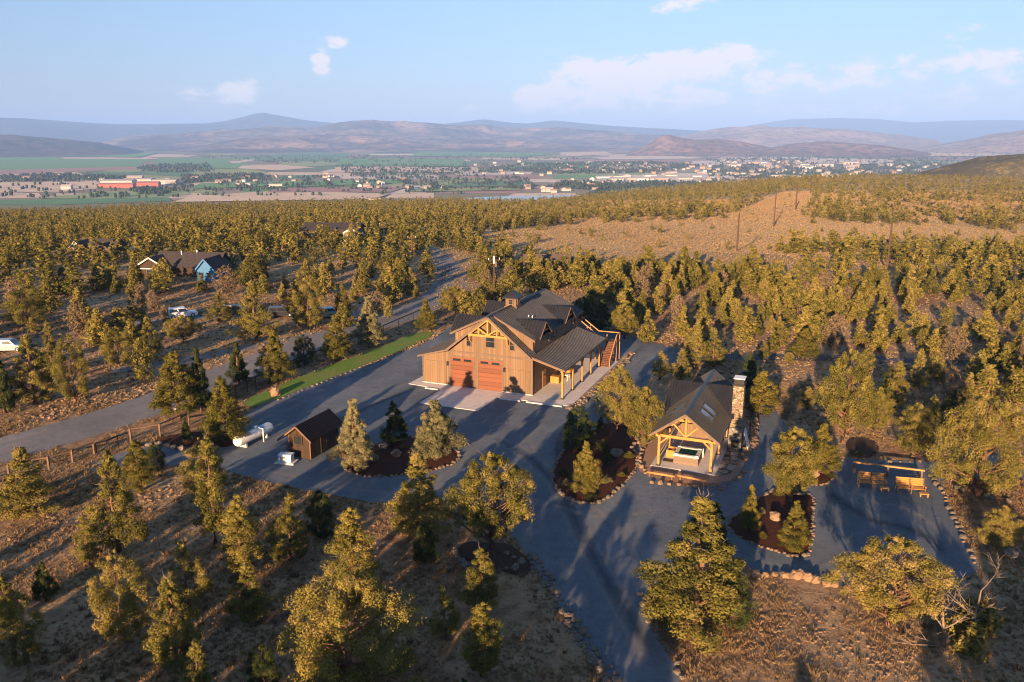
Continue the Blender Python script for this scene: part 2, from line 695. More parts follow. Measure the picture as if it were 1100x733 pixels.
def soft_strip(name, line, width, mat, z0):
    """band of wear on the ground whose attribute "tint" fades to 0 at both sides and ends"""
    n = len(line)
    V, T = [], []
    for i, p in enumerate(line):
        a, b = Vector(line[max(i - 1, 0)][:2]), Vector(line[min(i + 1, n - 1)][:2])
        d = (b - a).normalized()
        e = min(1.0, min(i, n - 1 - i) / max(1.0, n * 0.18))
        for k in range(5):
            o = (k - 2) / 2 * width / 2
            V.append((p[0] - d.y * o, p[1] + d.x * o, z0))
            T.append((1 - abs(k - 2) / 2) * e)
    F = [(i * 5 + k + 1, i * 5 + k, (i + 1) * 5 + k, (i + 1) * 5 + k + 1) for i in range(n - 1) for k in range(4)]
    return structure(link(name, np_mesh(name, np.array(V), np.array(F), mat, np.array(T))))
# ------------------------------------------------------------------ materials of the setting
def ground_material():
    m, nt, out = new_mat("dry_ground")
    b = principled(nt, out, 0.95, 0, 0.1)
    n1 = noise(nt, 0.055, 5, 0.6)
    n2 = noise(nt, 0.9, 6, 0.65)
    n3 = noise(nt, 0.012, 4, 0.6)
    fine = noise(nt, 4.5, 4, 0.7)
    base = ramp(nt, n2, [(0.28, (0.120, 0.064, 0.037)), (0.48, (0.222, 0.126, 0.070)), (0.72, (0.360, 0.226, 0.122))])
    straw = ramp(nt, fine, [(0.3, (0.27, 0.19, 0.118)), (0.7, (0.47, 0.35, 0.215))])
    f = nmath(nt, "MULTIPLY", nmath(nt, "SUBTRACT", nmath(nt, "ADD", nmath(nt, "MULTIPLY", n1, 0.7), nmath(nt, "MULTIPLY", n2, 0.4)), 0.46), 5.0, clamp=True)
    near = mixc(nt, f, base, straw)
    dark = nmath(nt, "MULTIPLY", nmath(nt, "SUBTRACT", noise(nt, 0.33, 4), 0.55), 5.0, clamp=True)
    near = mixc(nt, nmath(nt, "MULTIPLY", dark, 0.5), near, (0.110, 0.072, 0.052))
    # the open slope beyond: paler straw with dark low brush
    spots = nmath(nt, "MULTIPLY", nmath(nt, "SUBTRACT", noise(nt, 0.42, 3, 0.7), 0.53), 9.0, clamp=True)
    mead = mixc(nt, nmath(nt, "MULTIPLY", spots, 0.35), ramp(nt, n3, [(0.35, (0.42, 0.305, 0.152)), (0.65, (0.52, 0.385, 0.205))]), (0.17, 0.125, 0.075))
    geo = nt.nodes.new("ShaderNodeNewGeometry")
    sp = nt.nodes.new("ShaderNodeSeparateXYZ")
    nt.links.new(geo.outputs["Position"], sp.inputs[0])
    far = nmath(nt, "MULTIPLY", nmath(nt, "SUBTRACT", sp.outputs[1], 170.0), 1 / 60.0, clamp=True)
    col = mixc(nt, far, near, mead)
    # valley floor: patchwork of dry and irrigated ground
    vor = nt.nodes.new("ShaderNodeTexVoronoi")
    vor.inputs["Scale"].default_value = 0.0028
    mp = nt.nodes.new("ShaderNodeMapping")
    mp.inputs["Scale"].default_value = (1.0, 0.6, 1.0)
    co = nt.nodes.new("ShaderNodeTexCoord")
    nt.links.new(co.outputs["Object"], mp.inputs[0])
    nt.links.new(mp.outputs[0], vor.inputs["Vector"])
    sv = nt.nodes.new("ShaderNodeSeparateColor")
    nt.links.new(vor.outputs["Color"], sv.inputs[0])
    val = ramp(nt, sv.outputs[0], [(0.0, (0.26, 0.215, 0.15)), (0.30, (0.42, 0.33, 0.23)), (0.5, (0.19, 0.21, 0.095)), (0.66, (0.33, 0.26, 0.18)), (0.85, (0.115, 0.19, 0.06)), (1.0, (0.26, 0.23, 0.14))])
    val = mixc(nt, nmath(nt, "MULTIPLY", noise(nt, 0.02, 5), 0.5), val, (0.17, 0.14, 0.10))
    low = nmath(nt, "MULTIPLY", nmath(nt, "SUBTRACT", -80.0, sp.outputs[2]), 1 / 30.0, clamp=True)
    col = mixc(nt, low, col, val)
    nt.links.new(col, b.inputs["Base Color"])
    bump(nt, b, nmath(nt, "MULTIPLY", nmath(nt, "ADD", n2, nmath(nt, "MULTIPLY", fine, 0.6)), nmath(nt, "SUBTRACT", 1.0, far)), 0.8, 0.18)
    return m


M = {}
M["ground"] = ground_material()


def gravel_material(name, lo, hi, tint):
    m, nt, out = new_mat(name)
    b = principled(nt, out, 0.92, 0, 0.15)
    g = noise(nt, 9.0, 5, 0.75)
    col = ramp(nt, g, [(0.3, lo), (0.7, hi)])
    w = noise(nt, 0.16, 5, 0.6, stretch=(1.0, 0.35, 1.0))
    col = mixc(nt, nmath(nt, "MULTIPLY", nmath(nt, "SUBTRACT", w, 0.47), 4.5, clamp=True), col, tint)
    s = noise(nt, 1.1, 4, 0.7)
    col = mixc(nt, nmath(nt, "MULTIPLY", nmath(nt, "SUBTRACT", s, 0.50), 2.5, clamp=True), col, tuple(c * 0.72 for c in lo))
    pt = noise(nt, 0.075, 5, 0.62)
    col = mixc(nt, nmath(nt, "MULTIPLY", nmath(nt, "SUBTRACT", pt, 0.48), 3.0, clamp=True), col, tuple(c * 0.80 for c in lo))
    nt.links.new(col, b.inputs["Base Color"])
    bump(nt, b, nmath(nt, "ADD", g, s), 0.7, 0.06)
    return m


M["gravel"] = gravel_material("blue_grey_gravel", (0.080, 0.104, 0.130), (0.170, 0.200, 0.238), (0.200, 0.214, 0.238))
M["road"] = gravel_material("dusty_road_gravel", (0.135, 0.138, 0.145), (0.26, 0.258, 0.262), (0.245, 0.235, 0.232))
M["asphalt"] = gravel_material("worn_track_gravel", (0.06, 0.065, 0.075), (0.12, 0.125, 0.14), (0.12, 0.12, 0.125))
M["dirt"] = mottled("pea_gravel", [(0.3, (0.25, 0.155, 0.105)), (0.7, (0.40, 0.26, 0.18))], 6.0, 0.95, 5, 0.6, 9.0)
M["mulch"] = mottled("red_bark_mulch", [(0.25, (0.018, 0.007, 0.004)), (0.55, (0.058, 0.018, 0.009)), (0.8, (0.115, 0.038, 0.020))], 7.0, 0.95, 5, 1.0, 9.0, 0.1)
M["darkmulch"] = mottled("dark_bark_mulch", [(0.3, (0.022, 0.013, 0.009)), (0.55, (0.055, 0.032, 0.021)), (0.8, (0.13, 0.085, 0.055))], 7.0, 0.95, 5, 1.0, 9.0, 0.1)
M["lawn"] = mottled("lawn_grass", [(0.3, (0.080, 0.170, 0.018)), (0.7, (0.135, 0.250, 0.036))], 2.5, 0.9, 6, 0.8, 14.0, 0.06, blotch=(0.22, (0.21, 0.17, 0.06), 0.55))
M["concrete"] = mottled("pale_concrete", [(0.3, (0.50, 0.46, 0.44)), (0.7, (0.64, 0.60, 0.57))], 1.2, 0.85, 6, 0.15, 20.0, 0.01)
M["rock"] = mottled("grey_tan_rock", [(0.25, (0.095, 0.078, 0.064)), (0.55, (0.175, 0.146, 0.120)), (0.8, (0.29, 0.25, 0.21))], 2.2, 0.9, 6, 0.6, 6.0, 0.08)
M["tanrock"] = mottled("tan_rock", [(0.25, (0.15, 0.098, 0.062)), (0.6, (0.265, 0.180, 0.118)), (0.8, (0.36, 0.265, 0.18))], 2.0, 0.9, 6, 0.6, 6.0, 0.08)
M["bark"] = mottled("juniper_bark", [(0.3, (0.085, 0.045, 0.028)), (0.7, (0.22, 0.125, 0.075))], 3.0, 0.95, 5, 0.8, 6.0, 0.05, stretch=(3, 3, 0.5))
M["deadwood"] = mottled("grey_dead_wood", [(0.3, (0.13, 0.10, 0.08)), (0.7, (0.27, 0.215, 0.17))], 3.0, 0.9, 5, stretch=(3, 3, 0.5))
M["juniper"] = foliage("juniper_foliage", [(0.12, (0.046, 0.050, 0.015)), (0.42, (0.138, 0.131, 0.032)), (0.68, (0.258, 0.212, 0.055)), (0.95, (0.330, 0.245, 0.105))])
M["greyjuniper"] = foliage("grey_twiggy_foliage", [(0.15, (0.085, 0.066, 0.042)), (0.5, (0.170, 0.128, 0.076)), (0.9, (0.27, 0.20, 0.13))], trans=0.12)
M["pine"] = foliage("pine_foliage", [(0.15, (0.036, 0.050, 0.012)), (0.5, (0.138, 0.126, 0.028)), (0.9, (0.250, 0.200, 0.050))])
M["spruce"] = foliage("silver_foliage", [(0.15, (0.085, 0.090, 0.048)), (0.5, (0.190, 0.178, 0.086)), (0.9, (0.30, 0.255, 0.13))], trans=0.1)
M["darkgreen"] = foliage("dark_and_shaded_foliage", [(0.15, (0.022, 0.034, 0.013)), (0.5, (0.045, 0.064, 0.021)), (0.9, (0.085, 0.098, 0.032))])  # dark firs, and junipers whose shade is put into the foliage colour
M["straw"] = foliage("dry_grass_blades", [(0.1, (0.15, 0.10, 0.06)), (0.5, (0.28, 0.195, 0.11)), (0.9, (0.42, 0.31, 0.18))], trans=0.3)
M["sage"] = foliage("sagebrush_leaves", [(0.1, (0.13, 0.092, 0.056)), (0.5, (0.19, 0.138, 0.082)), (0.9, (0.25, 0.185, 0.11))], trans=0.1)
M["valleytree"] = foliage("valley_tree_leaves", [(0.1, (0.018, 0.032, 0.014)), (0.5, (0.036, 0.052, 0.020)), (0.9, (0.068, 0.078, 0.032))], trans=0.1)


# ------------------------------------------------------------------ ground: one sheet to the horizon
def build_ground():
    azs = np.radians(np.concatenate([np.arange(-180, -52, 6.0), np.arange(-52, 52, 0.45), np.arange(52, 180, 6.0)]))
    rs = np.concatenate([[0.3], np.geomspace(8, 230, 24), np.geomspace(236, 2200, 110), np.geomspace(2300, 31500, 36)])
    na, nr = len(azs), len(rs)
    A, R = np.meshgrid(azs, rs, indexing="ij")
    X, Y = R * np.sin(A), R * np.cos(A)
    Z = zt_np(X, Y)
    V = np.stack([X, Y, Z], -1).reshape(-1, 3)
    i, j = np.meshgrid(np.arange(na), np.arange(nr - 1), indexing="ij")
    i2 = (i + 1) % na
    F = np.stack([i * nr + j, i * nr + j + 1, i2 * nr + j + 1, i2 * nr + j], -1).reshape(-1, 4)[:, ::-1]
    me = np_mesh("ground", V, F, M["ground"], smooth=True)
    o = structure(link("ground", me))
    return o


build_ground()


# ------------------------------------------------------------------ distant hills
def hill_material(name, lo, hi, spot, spot_amt, sc_):
    m, nt, out = new_mat(name)
    b = principled(nt, out, 0.95, 0, 0.1)
    col = ramp(nt, noise(nt, 0.0013 * sc_, 7, 0.70), [(0.42, lo), (0.60, hi)])
    f = nmath(nt, "MULTIPLY", nmath(nt, "SUBTRACT", noise(nt, 0.0095 * sc_, 5, 0.8), 0.60 - 0.14 * spot_amt), 9.0, clamp=True)
    col = mixc(nt, nmath(nt, "MULTIPLY", f, 0.85), col, spot)
    nt.links.new(col, b.inputs["Base Color"])
    return m


M["hill_dark"] = hill_material("wooded_hill", (0.075, 0.066, 0.058), (0.16, 0.125, 0.10), (0.038, 0.040, 0.036), 1.0, 1.0)
M["hill_mid"] = hill_material("scrubby_hill", (0.095, 0.080, 0.068), (0.40, 0.275, 0.20), (0.046, 0.047, 0.042), 0.9, 0.8)
M["hill_dry"] = hill_material("dry_hill", (0.29, 0.21, 0.165), (0.48, 0.36, 0.275), (0.11, 0.092, 0.074), 0.75, 1.0)
M["butte"] = hill_material("juniper_dotted_butte", (0.22, 0.135, 0.10), (0.36, 0.235, 0.175), (0.062, 0.052, 0.040), 1.0, 1.6)
M["rimhill"] = hill_material("juniper_covered_rim", (0.13, 0.105, 0.045), (0.23, 0.175, 0.085), (0.060, 0.056, 0.020), 1.5, 9.0)
M["hill_far"] = hill_material("far_forest_hill", (0.05, 0.054, 0.056), (0.085, 0.084, 0.082), (0.032, 0.036, 0.038), 0.6, 0.6)


def hill_range(name, prof, D, near, far, mat, seed, rough=0.25, nx=420, nr=80):
    """prof: (pixel x, pixel y of the skyline); the crest stands D metres away and the flanks reach near/far metres before and behind it"""
    xs = [p[0] for p in prof]
    az = np.array([sky_dir(x, 146)[0] for x in xs])
    hh = np.array([CAM_H + D * math.tan(sky_dir(*p)[1]) for p in prof])
    a = np.linspace(az[0], az[-1], nx)
    # smooth the measured profile
    h = np.interp(a, az, hh)
    k = np.hanning(11)
    h = np.convolve(np.pad(h, 5, mode="edge"), k / k.sum(), "valid")
    h = h + (h - VALLEY) * rough * 0.16 * (fbm(a * 60, a * 0 + seed, seed, 5) - 0.5)
    t = np.linspace(-1, 1, nr)
    A, T = np.meshgrid(a, t, indexing="ij")
    Hh = np.repeat(h[:, None], nr, 1)
    R = D + np.where(T < 0, T * near, T * far)
    X, Y = R * np.sin(A), R * np.cos(A)
    s = np.where(T < 0, 1 + T, 1 - T)
    s = s * s * (3 - 2 * s)
    rise = (Hh - VALLEY)
    w = D * (az[-1] - az[0])
    q = near * 0.55
    rid = 1 - np.abs(2 * fbm(X / q * 1.6 + seed, Y / q * 1.2, seed, 6, 0.55) - 1)
    n2 = fbm(X / (q * 0.35), Y / (q * 0.35), seed + 5, 4)
    mod = 1 + rough * (rid - 0.72) * 2.6 * (1 - s) ** 0.4 + rough * 0.5 * (n2 - 0.5)
    edge = np.clip(np.minimum(np.arange(nx), nx - 1 - np.arange(nx)) / 14.0, 0, 1)[:, None]
    Z = VALLEY - 3 + rise * s * mod * (edge * edge * (3 - 2 * edge)) 
    V = np.stack([X, Y, Z], -1).reshape(-1, 3)
    i, j = np.meshgrid(np.arange(nx - 1), np.arange(nr - 1), indexing="ij")
    F = np.stack([i * nr + j, (i + 1) * nr + j, (i + 1) * nr + j + 1, i * nr + j + 1], -1).reshape(-1, 4)
    me = np_mesh(name, V, F, mat, smooth=True)
    return structure(link(name, me))


hill_range("far_hills", [(-260, 128), (-100, 126), (0, 126), (40, 128), (90, 132), (130, 134), (180, 134), (220, 133), (245, 130), (262, 126), (282, 121), (300, 124), (325, 129), (360, 132), (400, 134), (440, 135), (490, 132), (520, 128), (545, 131), (570, 133), (592, 130), (620, 132), (680, 137), (760, 141), (820, 143)], 19000, 5000, 5000, M["hill_far"], 3, 0.16)
hill_range("far_blue_hills", [(700, 146), (780, 140), (810, 134), (850, 128), (900, 127), (940, 128), (980, 132), (1020, 130), (1060, 129), (1100, 130), (1180, 132), (1300, 138)], 25000, 5000, 4500, M["hill_far"], 9, 0.12)
hill_range("scrub_hills", [(60, 163), (100, 154), (140, 147), (190, 143), (230, 140), (262, 139), (300, 136), (330, 138), (365, 134), (400, 131), (440, 132), (480, 135), (520, 134), (560, 138), (600, 138), (650, 141), (700, 145), (760, 150), (830, 158)], 13000, 4200, 5000, M["hill_mid"], 14, 0.42)
hill_range("low_hills", [(170, 163), (210, 156), (260, 149), (330, 145), (400, 145), (450, 149), (500, 151), (560, 149), (620, 154), (660, 157), (720, 162)], 10200, 2400, 2500, M["hill_mid"], 21, 0.5)
hill_range("wooded_hills", [(-260, 142), (-100, 144), (0, 145), (40, 147), (80, 150), (110, 154), (140, 160), (165, 165), (185, 168)], 9000, 2200, 2200, M["hill_dark"], 27, 0.42)
hill_range("mesa_hills", [(680, 154), (730, 146), (765, 139), (790, 137), (815, 135), (840, 137), (870, 138), (905, 139), (935, 142), (970, 146), (1020, 152)], 13000, 3600, 4000, M["hill_dry"], 33, 0.4)
hill_range("butte_hills", [(664, 168), (686, 160), (700, 153), (709, 147), (720, 145), (731, 148), (750, 150), (775, 149), (800, 153), (830, 158), (850, 155), (880, 152), (915, 154), (945, 156), (975, 160), (1010, 166)], 7600, 1100, 1600, M["butte"], 41, 0.34)
hill_range("dry_slope_hills", [(930, 164), (970, 160), (1010, 155), (1040, 150), (1070, 143), (1100, 139), (1180, 132), (1300, 128)], 10500, 2600, 3000, M["hill_dry"], 52, 0.28)

hill_range("rim_hill", [(985, 188), (1005, 181), (1030, 174), (1055, 169), (1085, 166), (1130, 162), (1200, 160), (1260, 170)], 1750, 420, 700, M["rimhill"], 61, 0.2)

# ------------------------------------------------------------------ valley: fields, river
FIELD_COL = {
    "green": mottled("irrigated_green", [(0.3, (0.115, 0.27, 0.075)), (0.7, (0.16, 0.33, 0.10))], 0.02, 0.95),
    "deep": mottled("alfalfa_green", [(0.3, (0.085, 0.20, 0.07)), (0.7, (0.12, 0.26, 0.09))], 0.02, 0.95),
    "lime": mottled("pasture_green", [(0.3, (0.25, 0.31, 0.10)), (0.7, (0.32, 0.37, 0.135))], 0.015, 0.95),
    "tan": mottled("stubble_field", [(0.3, (0.60, 0.45, 0.30)), (0.7, (0.72, 0.56, 0.39))], 0.012, 0.95),
    "red": mottled("ploughed_field", [(0.3, (0.33, 0.19, 0.155)), (0.7, (0.42, 0.25, 0.20))], 0.012, 0.95),
    "pale": mottled("bare_lot", [(0.3, (0.60, 0.50, 0.40)), (0.7, (0.72, 0.63, 0.53))], 0.03, 0.95),
}
FIELDS = [  # colour and pixel outline
    ("green", [(-40, 184), (145, 181), (160, 171), (-40, 170)]), ("green", [(-30, 179), (90, 177), (60, 168), (-30, 168)]), ("red", [(-40, 186), (8, 187), (148, 182), (146, 179), (-40, 184)]),
    ("tan", [(-40, 207), (70, 206), (150, 198), (90, 193), (-40, 193)]), ("lime", [(40, 213), (120, 205), (200, 204), (205, 209), (150, 214)]),
    ("deep", [(-40, 216), (60, 214), (180, 212), (185, 216), (60, 220), (-40, 220)]), ("green", [(165, 177), (250, 176), (240, 170), (170, 171)]),
    ("lime", [(195, 190), (290, 186), (270, 181), (210, 183)]), ("deep", [(160, 188), (200, 190), (210, 184), (150, 184)]), ("green", [(210, 181), (275, 181), (265, 175), (215, 176)]),
    ("deep", [(270, 173), (370, 173), (375, 165), (330, 163), (285, 167)]), ("lime", [(300, 180), (380, 177), (385, 173), (300, 174)]), ("tan", [(360, 185), (520, 185), (512, 180), (360, 179)]),
    ("tan", [(255, 181), (300, 183), (340, 180), (300, 177), (260, 178)]), ("green", [(205, 203), (290, 200), (285, 195), (215, 197)]), ("green", [(290, 202), (440, 196), (430, 193), (290, 195)]),
    ("tan", [(185, 217), (400, 214), (420, 208), (300, 205), (210, 210)]), ("red", [(285, 207), (420, 206), (440, 200), (300, 202)]), ("deep", [(480, 201), (580, 199), (570, 196), (482, 197)]),
    ("lime", [(440, 206), (560, 204), (555, 201), (440, 203)]), ("green", [(360, 178), (500, 179), (498, 171), (366, 170)]), ("lime", [(640, 210), (700, 211), (770, 199), (690, 199), (660, 203)]),
    ("tan", [(590, 184), (720, 181), (715, 176), (595, 178)]), ("pale", [(650, 194), (760, 191), (750, 187), (640, 189)]), ("pale", [(740, 178), (830, 176), (820, 172), (745, 173)]),
    ("deep", [(590, 181), (640, 180), (640, 177), (595, 178)]), ("tan", [(820, 162), (900, 165), (940, 163), (850, 159)]), ("pale", [(700, 196), (800, 195), (810, 187), (720, 186)]),
    ("green", [(440, 168), (560, 169), (600, 165), (450, 163)]), ("tan", [(610, 168), (660, 166), (650, 163), (600, 164)]), ("tan", [(980, 168), (1080, 168), (1080, 163), (990, 164)]),
    ("pale", [(860, 175), (960, 177), (960, 171), (870, 170)]), ("deep", [(400, 164), (520, 163), (500, 160), (410, 160)]), ("green", [(60, 168), (150, 169), (170, 164), (60, 164)]),
]
for k, (c, px) in enumerate(FIELDS):
    z = VALLEY + 0.5 + 0.12 * k
    sheet("field", [tuple(at(p[0], p[1], z).xy) for p in px], FIELD_COL[c], z)

rgf = random.Random(23)
k = 0
yy = 165.5
while yy < 213:
    hgt = 1.1 + (yy - 160) * 0.075 * rgf.uniform(0.6, 1.3)
    xx = rgf.uniform(-60, 0)
    while xx < 1000:
        wd = rgf.uniform(35, 120)
        if rgf.random() < 0.80 and not (xx > 640 and 170 < yy < 200 and rgf.random() < 0.7):
            c = rgf.choice(["green", "deep", "lime", "tan", "tan", "red", "lime", "pale"])
            sl = rgf.uniform(-0.8, 0.8)
            z = VALLEY + 0.30 + 0.0007 * k
            sheet("field", [tuple(at(p[0], p[1], z).xy) for p in ((xx, yy), (xx + wd, yy + sl), (xx + wd + rgf.uniform(-14, 14), yy + hgt + sl), (xx + rgf.uniform(-14, 14), yy + hgt))], FIELD_COL[c], z)
            k += 1
        xx += wd + 16 + rgf.uniform(0, 14)
    yy += hgt + 0.35

mw, ntw, ow = new_mat("river_water")
bw = principled(ntw, ow, 0.12, 0, 0.6)
ntw.links.new(ramp(ntw, noise(ntw, 0.01, 2), [(0.3, (0.05, 0.08, 0.10)), (0.7, (0.08, 0.11, 0.13))]), bw.inputs["Base Color"])
bump(ntw, bw, noise(ntw, 0.4, 3), 0.05, 0.1)
zr = VALLEY + 5.0
RIVER = smooth_poly([(496, 213.5), (520, 211.5), (570, 210.5), (630, 209.2), (668, 209.5), (672, 211), (640, 213), (600, 214.2), (560, 216.5), (500, 217)], 2)
sheet("river", [tuple(at(p[0], p[1], zr).xy) for p in RIVER], mw, zr)

# ------------------------------------------------------------------ haze
hz = MB().box(-33000, 33000, -33000, 33000, VALLEY - 4.0, 640.0)
mh, nth, oh = new_mat("valley_haze")
vol = nth.nodes.new("ShaderNodeVolumePrincipled")
vol.inputs["Color"].default_value = (0.25, 0.46, 0.98, 1)
vol.inputs["Density"].default_value = HAZE_DENSITY
vol.inputs["Anisotropy"].default_value = -0.15
nth.links.new(vol.outputs[0], oh.inputs["Volume"])
hzo = hz.build("haze", mh)
hzo["kind"] = "stuff"
tag(hzo, "pale blue haze lying over the whole valley and hills", "haze")

# ------------------------------------------------------------------ the property: gravel, roads, lawn, beds, slabs
SITE = [(96, 499), (140, 483), (205, 474), (245, 462), (268, 441), (330, 413), (400, 391), (462, 367), (492, 345), (520, 328), (560, 322), (610, 334), (662, 360), (688, 362), (716, 374),
        (770, 378), (772, 388), (728, 392), (702, 402), (690, 420), (670, 455), (690, 470), (700, 518), (770, 526), (800, 505), (812, 470), (812, 435), (832, 437), (852, 470), (890, 492), (930, 494),
        (1000, 496), (1040, 494), (1130, 478), (1150, 500), (1100, 515), (1050, 522), (1012, 512), (1014, 530), (1032, 572), (1052, 608), (1048, 616), (1004, 630), (940, 634), (870, 626), (804, 612), (748, 606),
        (700, 628), (690, 648), (704, 684), (744, 742), (664, 742), (622, 684), (592, 634), (566, 596), (540, 560), (502, 546), (470, 534), (426, 540), (396, 540), (346, 530), (292, 519), (252, 509), (228, 502), (190, 500), (146, 503)]
gravel_poly = smooth_poly(ground_poly(SITE), 2)
sheet("gravel_driveway", gravel_poly, M["gravel"], 0.02)

ROAD_PX = [(-170, 530), (-60, 502), (0, 484), (60, 467), (120, 450), (180, 429), (250, 400), (320, 374.5), (390, 352), (440, 337), (466, 323), (481, 311), (485, 300), (480, 289), (472, 279), (462, 271), (446, 265)]
road_line = smooth_poly(ground_poly(ROAD_PX), 3, closed=False)
strip("gravel_road", road_line, 7.4, M["road"], 0.024)
strip("side_track", smooth_poly(ground_poly([(120, 398), (170, 392), (240, 379), (300, 366), (360, 356), (420, 344)]), 2, closed=False), 3.0, M["road"], 0.016)
strip("farm_track", smooth_poly(ground_poly([(735, 383), (780, 383), (850, 384), (920, 385.5), (980, 388), (1050, 391), (1130, 396)]), 2, closed=False), 3.4, M["asphalt"], 0.012)
strip("parking_track", smooth_poly(ground_poly([(120, 349), (190, 342), (260, 338), (340, 334), (400, 338)]), 2, closed=False), 4.0, M["road"], 0.012)

LAWN = [(262, 437), (266, 428), (290, 420), (312, 409), (360, 391), (420, 369), (446, 358), (458, 356), (467, 357.5), (460, 364), (420, 381), (366, 402), (300, 428), (274, 438)]
lawn_poly = smooth_poly(ground_poly(LAWN), 1)
sheet("lawn", lawn_poly, M["lawn"], 0.05)
zB = lambda q: [(590 + x / 4.887, 400 + y / 4.887) for x, y in q]
zC = lambda q: [(780 + x / 4.07, 440 + y / 4.07) for x, y in q]
BED_A = [(369, 504), (374, 496), (394, 484), (412, 474), (430, 470), (455, 471), (480, 479), (495, 488), (492, 497), (470, 505), (440, 510), (412, 513), (386, 512)]
BED_B = zB([(14, 560), (24, 490), (60, 430), (100, 392), (140, 370), (200, 322), (285, 272), (370, 262), (440, 270), (474, 330), (448, 385), (436, 405), (470, 440), (465, 490), (430, 545), (360, 622), (265, 690), (180, 694), (90, 668), (36, 610)])
BED_C = zC([(2, 500), (60, 450), (150, 385), (210, 355), (270, 347), (368, 372), (385, 400), (380, 480), (372, 630), (320, 652), (250, 632), (150, 600), (80, 575), (14, 530)])
BED_D = zC([(345, 315), (400, 290), (436, 262), (466, 268), (472, 290), (452, 322), (400, 336), (360, 330)])
BED_E = [(490, 590), (502, 581), (524, 584), (545, 583), (560, 594), (576, 612), (556, 620), (538, 613), (518, 614), (508, 604), (497, 603)]
BED_F = [(908, 486), (909, 472), (925, 468), (940, 473), (946, 483), (938, 491), (922, 493)]
BED_G = [(158, 474), (195, 465), (238, 463), (256, 471), (252, 480), (222, 482), (186, 480)]
BEDS = {k: smooth_poly(ground_poly(v), 2) for k, v in dict(A=BED_A, B=BED_B, C=BED_C, D=BED_D, E=BED_E, F=BED_F, G=BED_G).items()}
for k, v in BEDS.items():
    sheet("mulch_bed", v, M["darkmulch"] if k in "EF" else M["mulch"], 0.03, mound=0.16 if k not in "DF" else 0.10)
sheet("pea_gravel_patch", smooth_poly(ground_poly([(684, 470), (692, 486), (684, 500), (690, 511), (740, 521), (785, 519), (797, 505), (808, 480), (806, 440), (790, 430), (740, 430), (705, 440)]), 2), M["dirt"], 0.028)
sheet("pea_gravel_strip", smooth_poly(ground_poly([(612, 438), (622, 439), (640, 424), (660, 405), (682, 380), (676, 376), (655, 398)]), 1), M["dirt"], 0.028)

# tyre wear in the gravel: paler lanes where vehicles turn, fading at their edges
def wear_material(name, lo, hi, amount):
    m, nt, out = new_mat(name)
    b = nt.nodes.new("ShaderNodeBsdfDiffuse")
    g = noise(nt, 7.0, 5, 0.75)
    nt.links.new(ramp(nt, g, [(0.3, lo), (0.7, hi)]), b.inputs[0])
    a = nt.nodes.new("ShaderNodeAttribute")
    a.attribute_name = "tint"
    f = nmath(nt, "MULTIPLY", nmath(nt, "MULTIPLY", a.outputs["Fac"], amount), nmath(nt, "MULTIPLY", nmath(nt, "SUBTRACT", noise(nt, 0.5, 5, 0.7), 0.22), 2.2, clamp=True), clamp=True)
    tr = nt.nodes.new("ShaderNodeBsdfTransparent")
    mx = nt.nodes.new("ShaderNodeMixShader")
    nt.links.new(f, mx.inputs[0])
    nt.links.new(tr.outputs[0], mx.inputs[1])
    nt.links.new(b.outputs[0], mx.inputs[2])
    nt.links.new(mx.outputs[0], out.inputs["Surface"])
    return m


M["track"] = wear_material("compacted_gravel", (0.24, 0.235, 0.235), (0.40, 0.39, 0.385), 0.55)
M["damp"] = wear_material("dark_gravel_lane", (0.050, 0.060, 0.074), (0.095, 0.108, 0.125), 0.6)
TRACKS = [("track", [(704, 728), (670, 672), (640, 622), (618, 580), (604, 548), (590, 520), (560, 490), (520, 470)], 1.1), ("track", [(730, 728), (694, 672), (662, 622), (638, 580), (622, 548), (606, 520), (578, 490), (540, 470)], 1.1),
          ("damp", [(716, 728), (682, 672), (650, 622), (628, 580), (612, 548), (598, 520), (569, 490), (530, 470)], 1.4), ("track", [(280, 478), (350, 448), (420, 420), (470, 398), (500, 372)], 1.2), ("track", [(292, 490), (372, 456), (436, 428), (480, 405), (510, 378)], 1.2),
          ("damp", [(286, 484), (361, 452), (428, 424), (475, 401)], 1.3), ("track", [(700, 640), (712, 612), (740, 592), (800, 598), (850, 612), (900, 606), (940, 588)], 0.9), ("track", [(690, 628), (706, 600), (742, 578), (800, 540), (838, 520), (846, 480), (830, 446)], 0.9),
          ("track", [(610, 500), (608, 470), (640, 430), (680, 392), (700, 372)], 0.9), ("damp", [(600, 500), (598, 470), (630, 430), (670, 392), (690, 372)], 1.0), ("track", [(400, 540), (440, 528), (520, 520), (600, 545), (650, 560), (720, 545)], 1.0), ("track", [(230, 496), (300, 508), (360, 522), (420, 532), (500, 515), (570, 470), (600, 440)], 0.9),
          ("track", [(540, 452), (520, 470), (470, 520), (420, 536)], 1.2), ("damp", [(880, 520), (930, 560), (990, 570), (1020, 600)], 1.6), ("track", [(880, 500), (930, 540), (980, 545), (1030, 590)], 1.0), ("track", [(560, 460), (600, 520), (660, 560), (690, 600), (690, 650)], 1.3)]
for k, (mt_, line, w) in enumerate(TRACKS):
    soft_strip("tyre_track", smooth_poly(ground_poly(line), 3, closed=False), w, M[mt_], 0.026 + 0.0012 * k)
RT = [Vector(p) for p in road_line]
for off in (-1.3, 1.3):
    q = []
    for i_, p in enumerate(RT):
        d_ = (RT[min(i_ + 1, len(RT) - 1)] - RT[max(i_ - 1, 0)]).normalized()
        q.append((p.x - d_.y * off, p.y + d_.x * off))
    soft_strip("tyre_track", q[2:-6], 1.3, M["track"], 0.032)
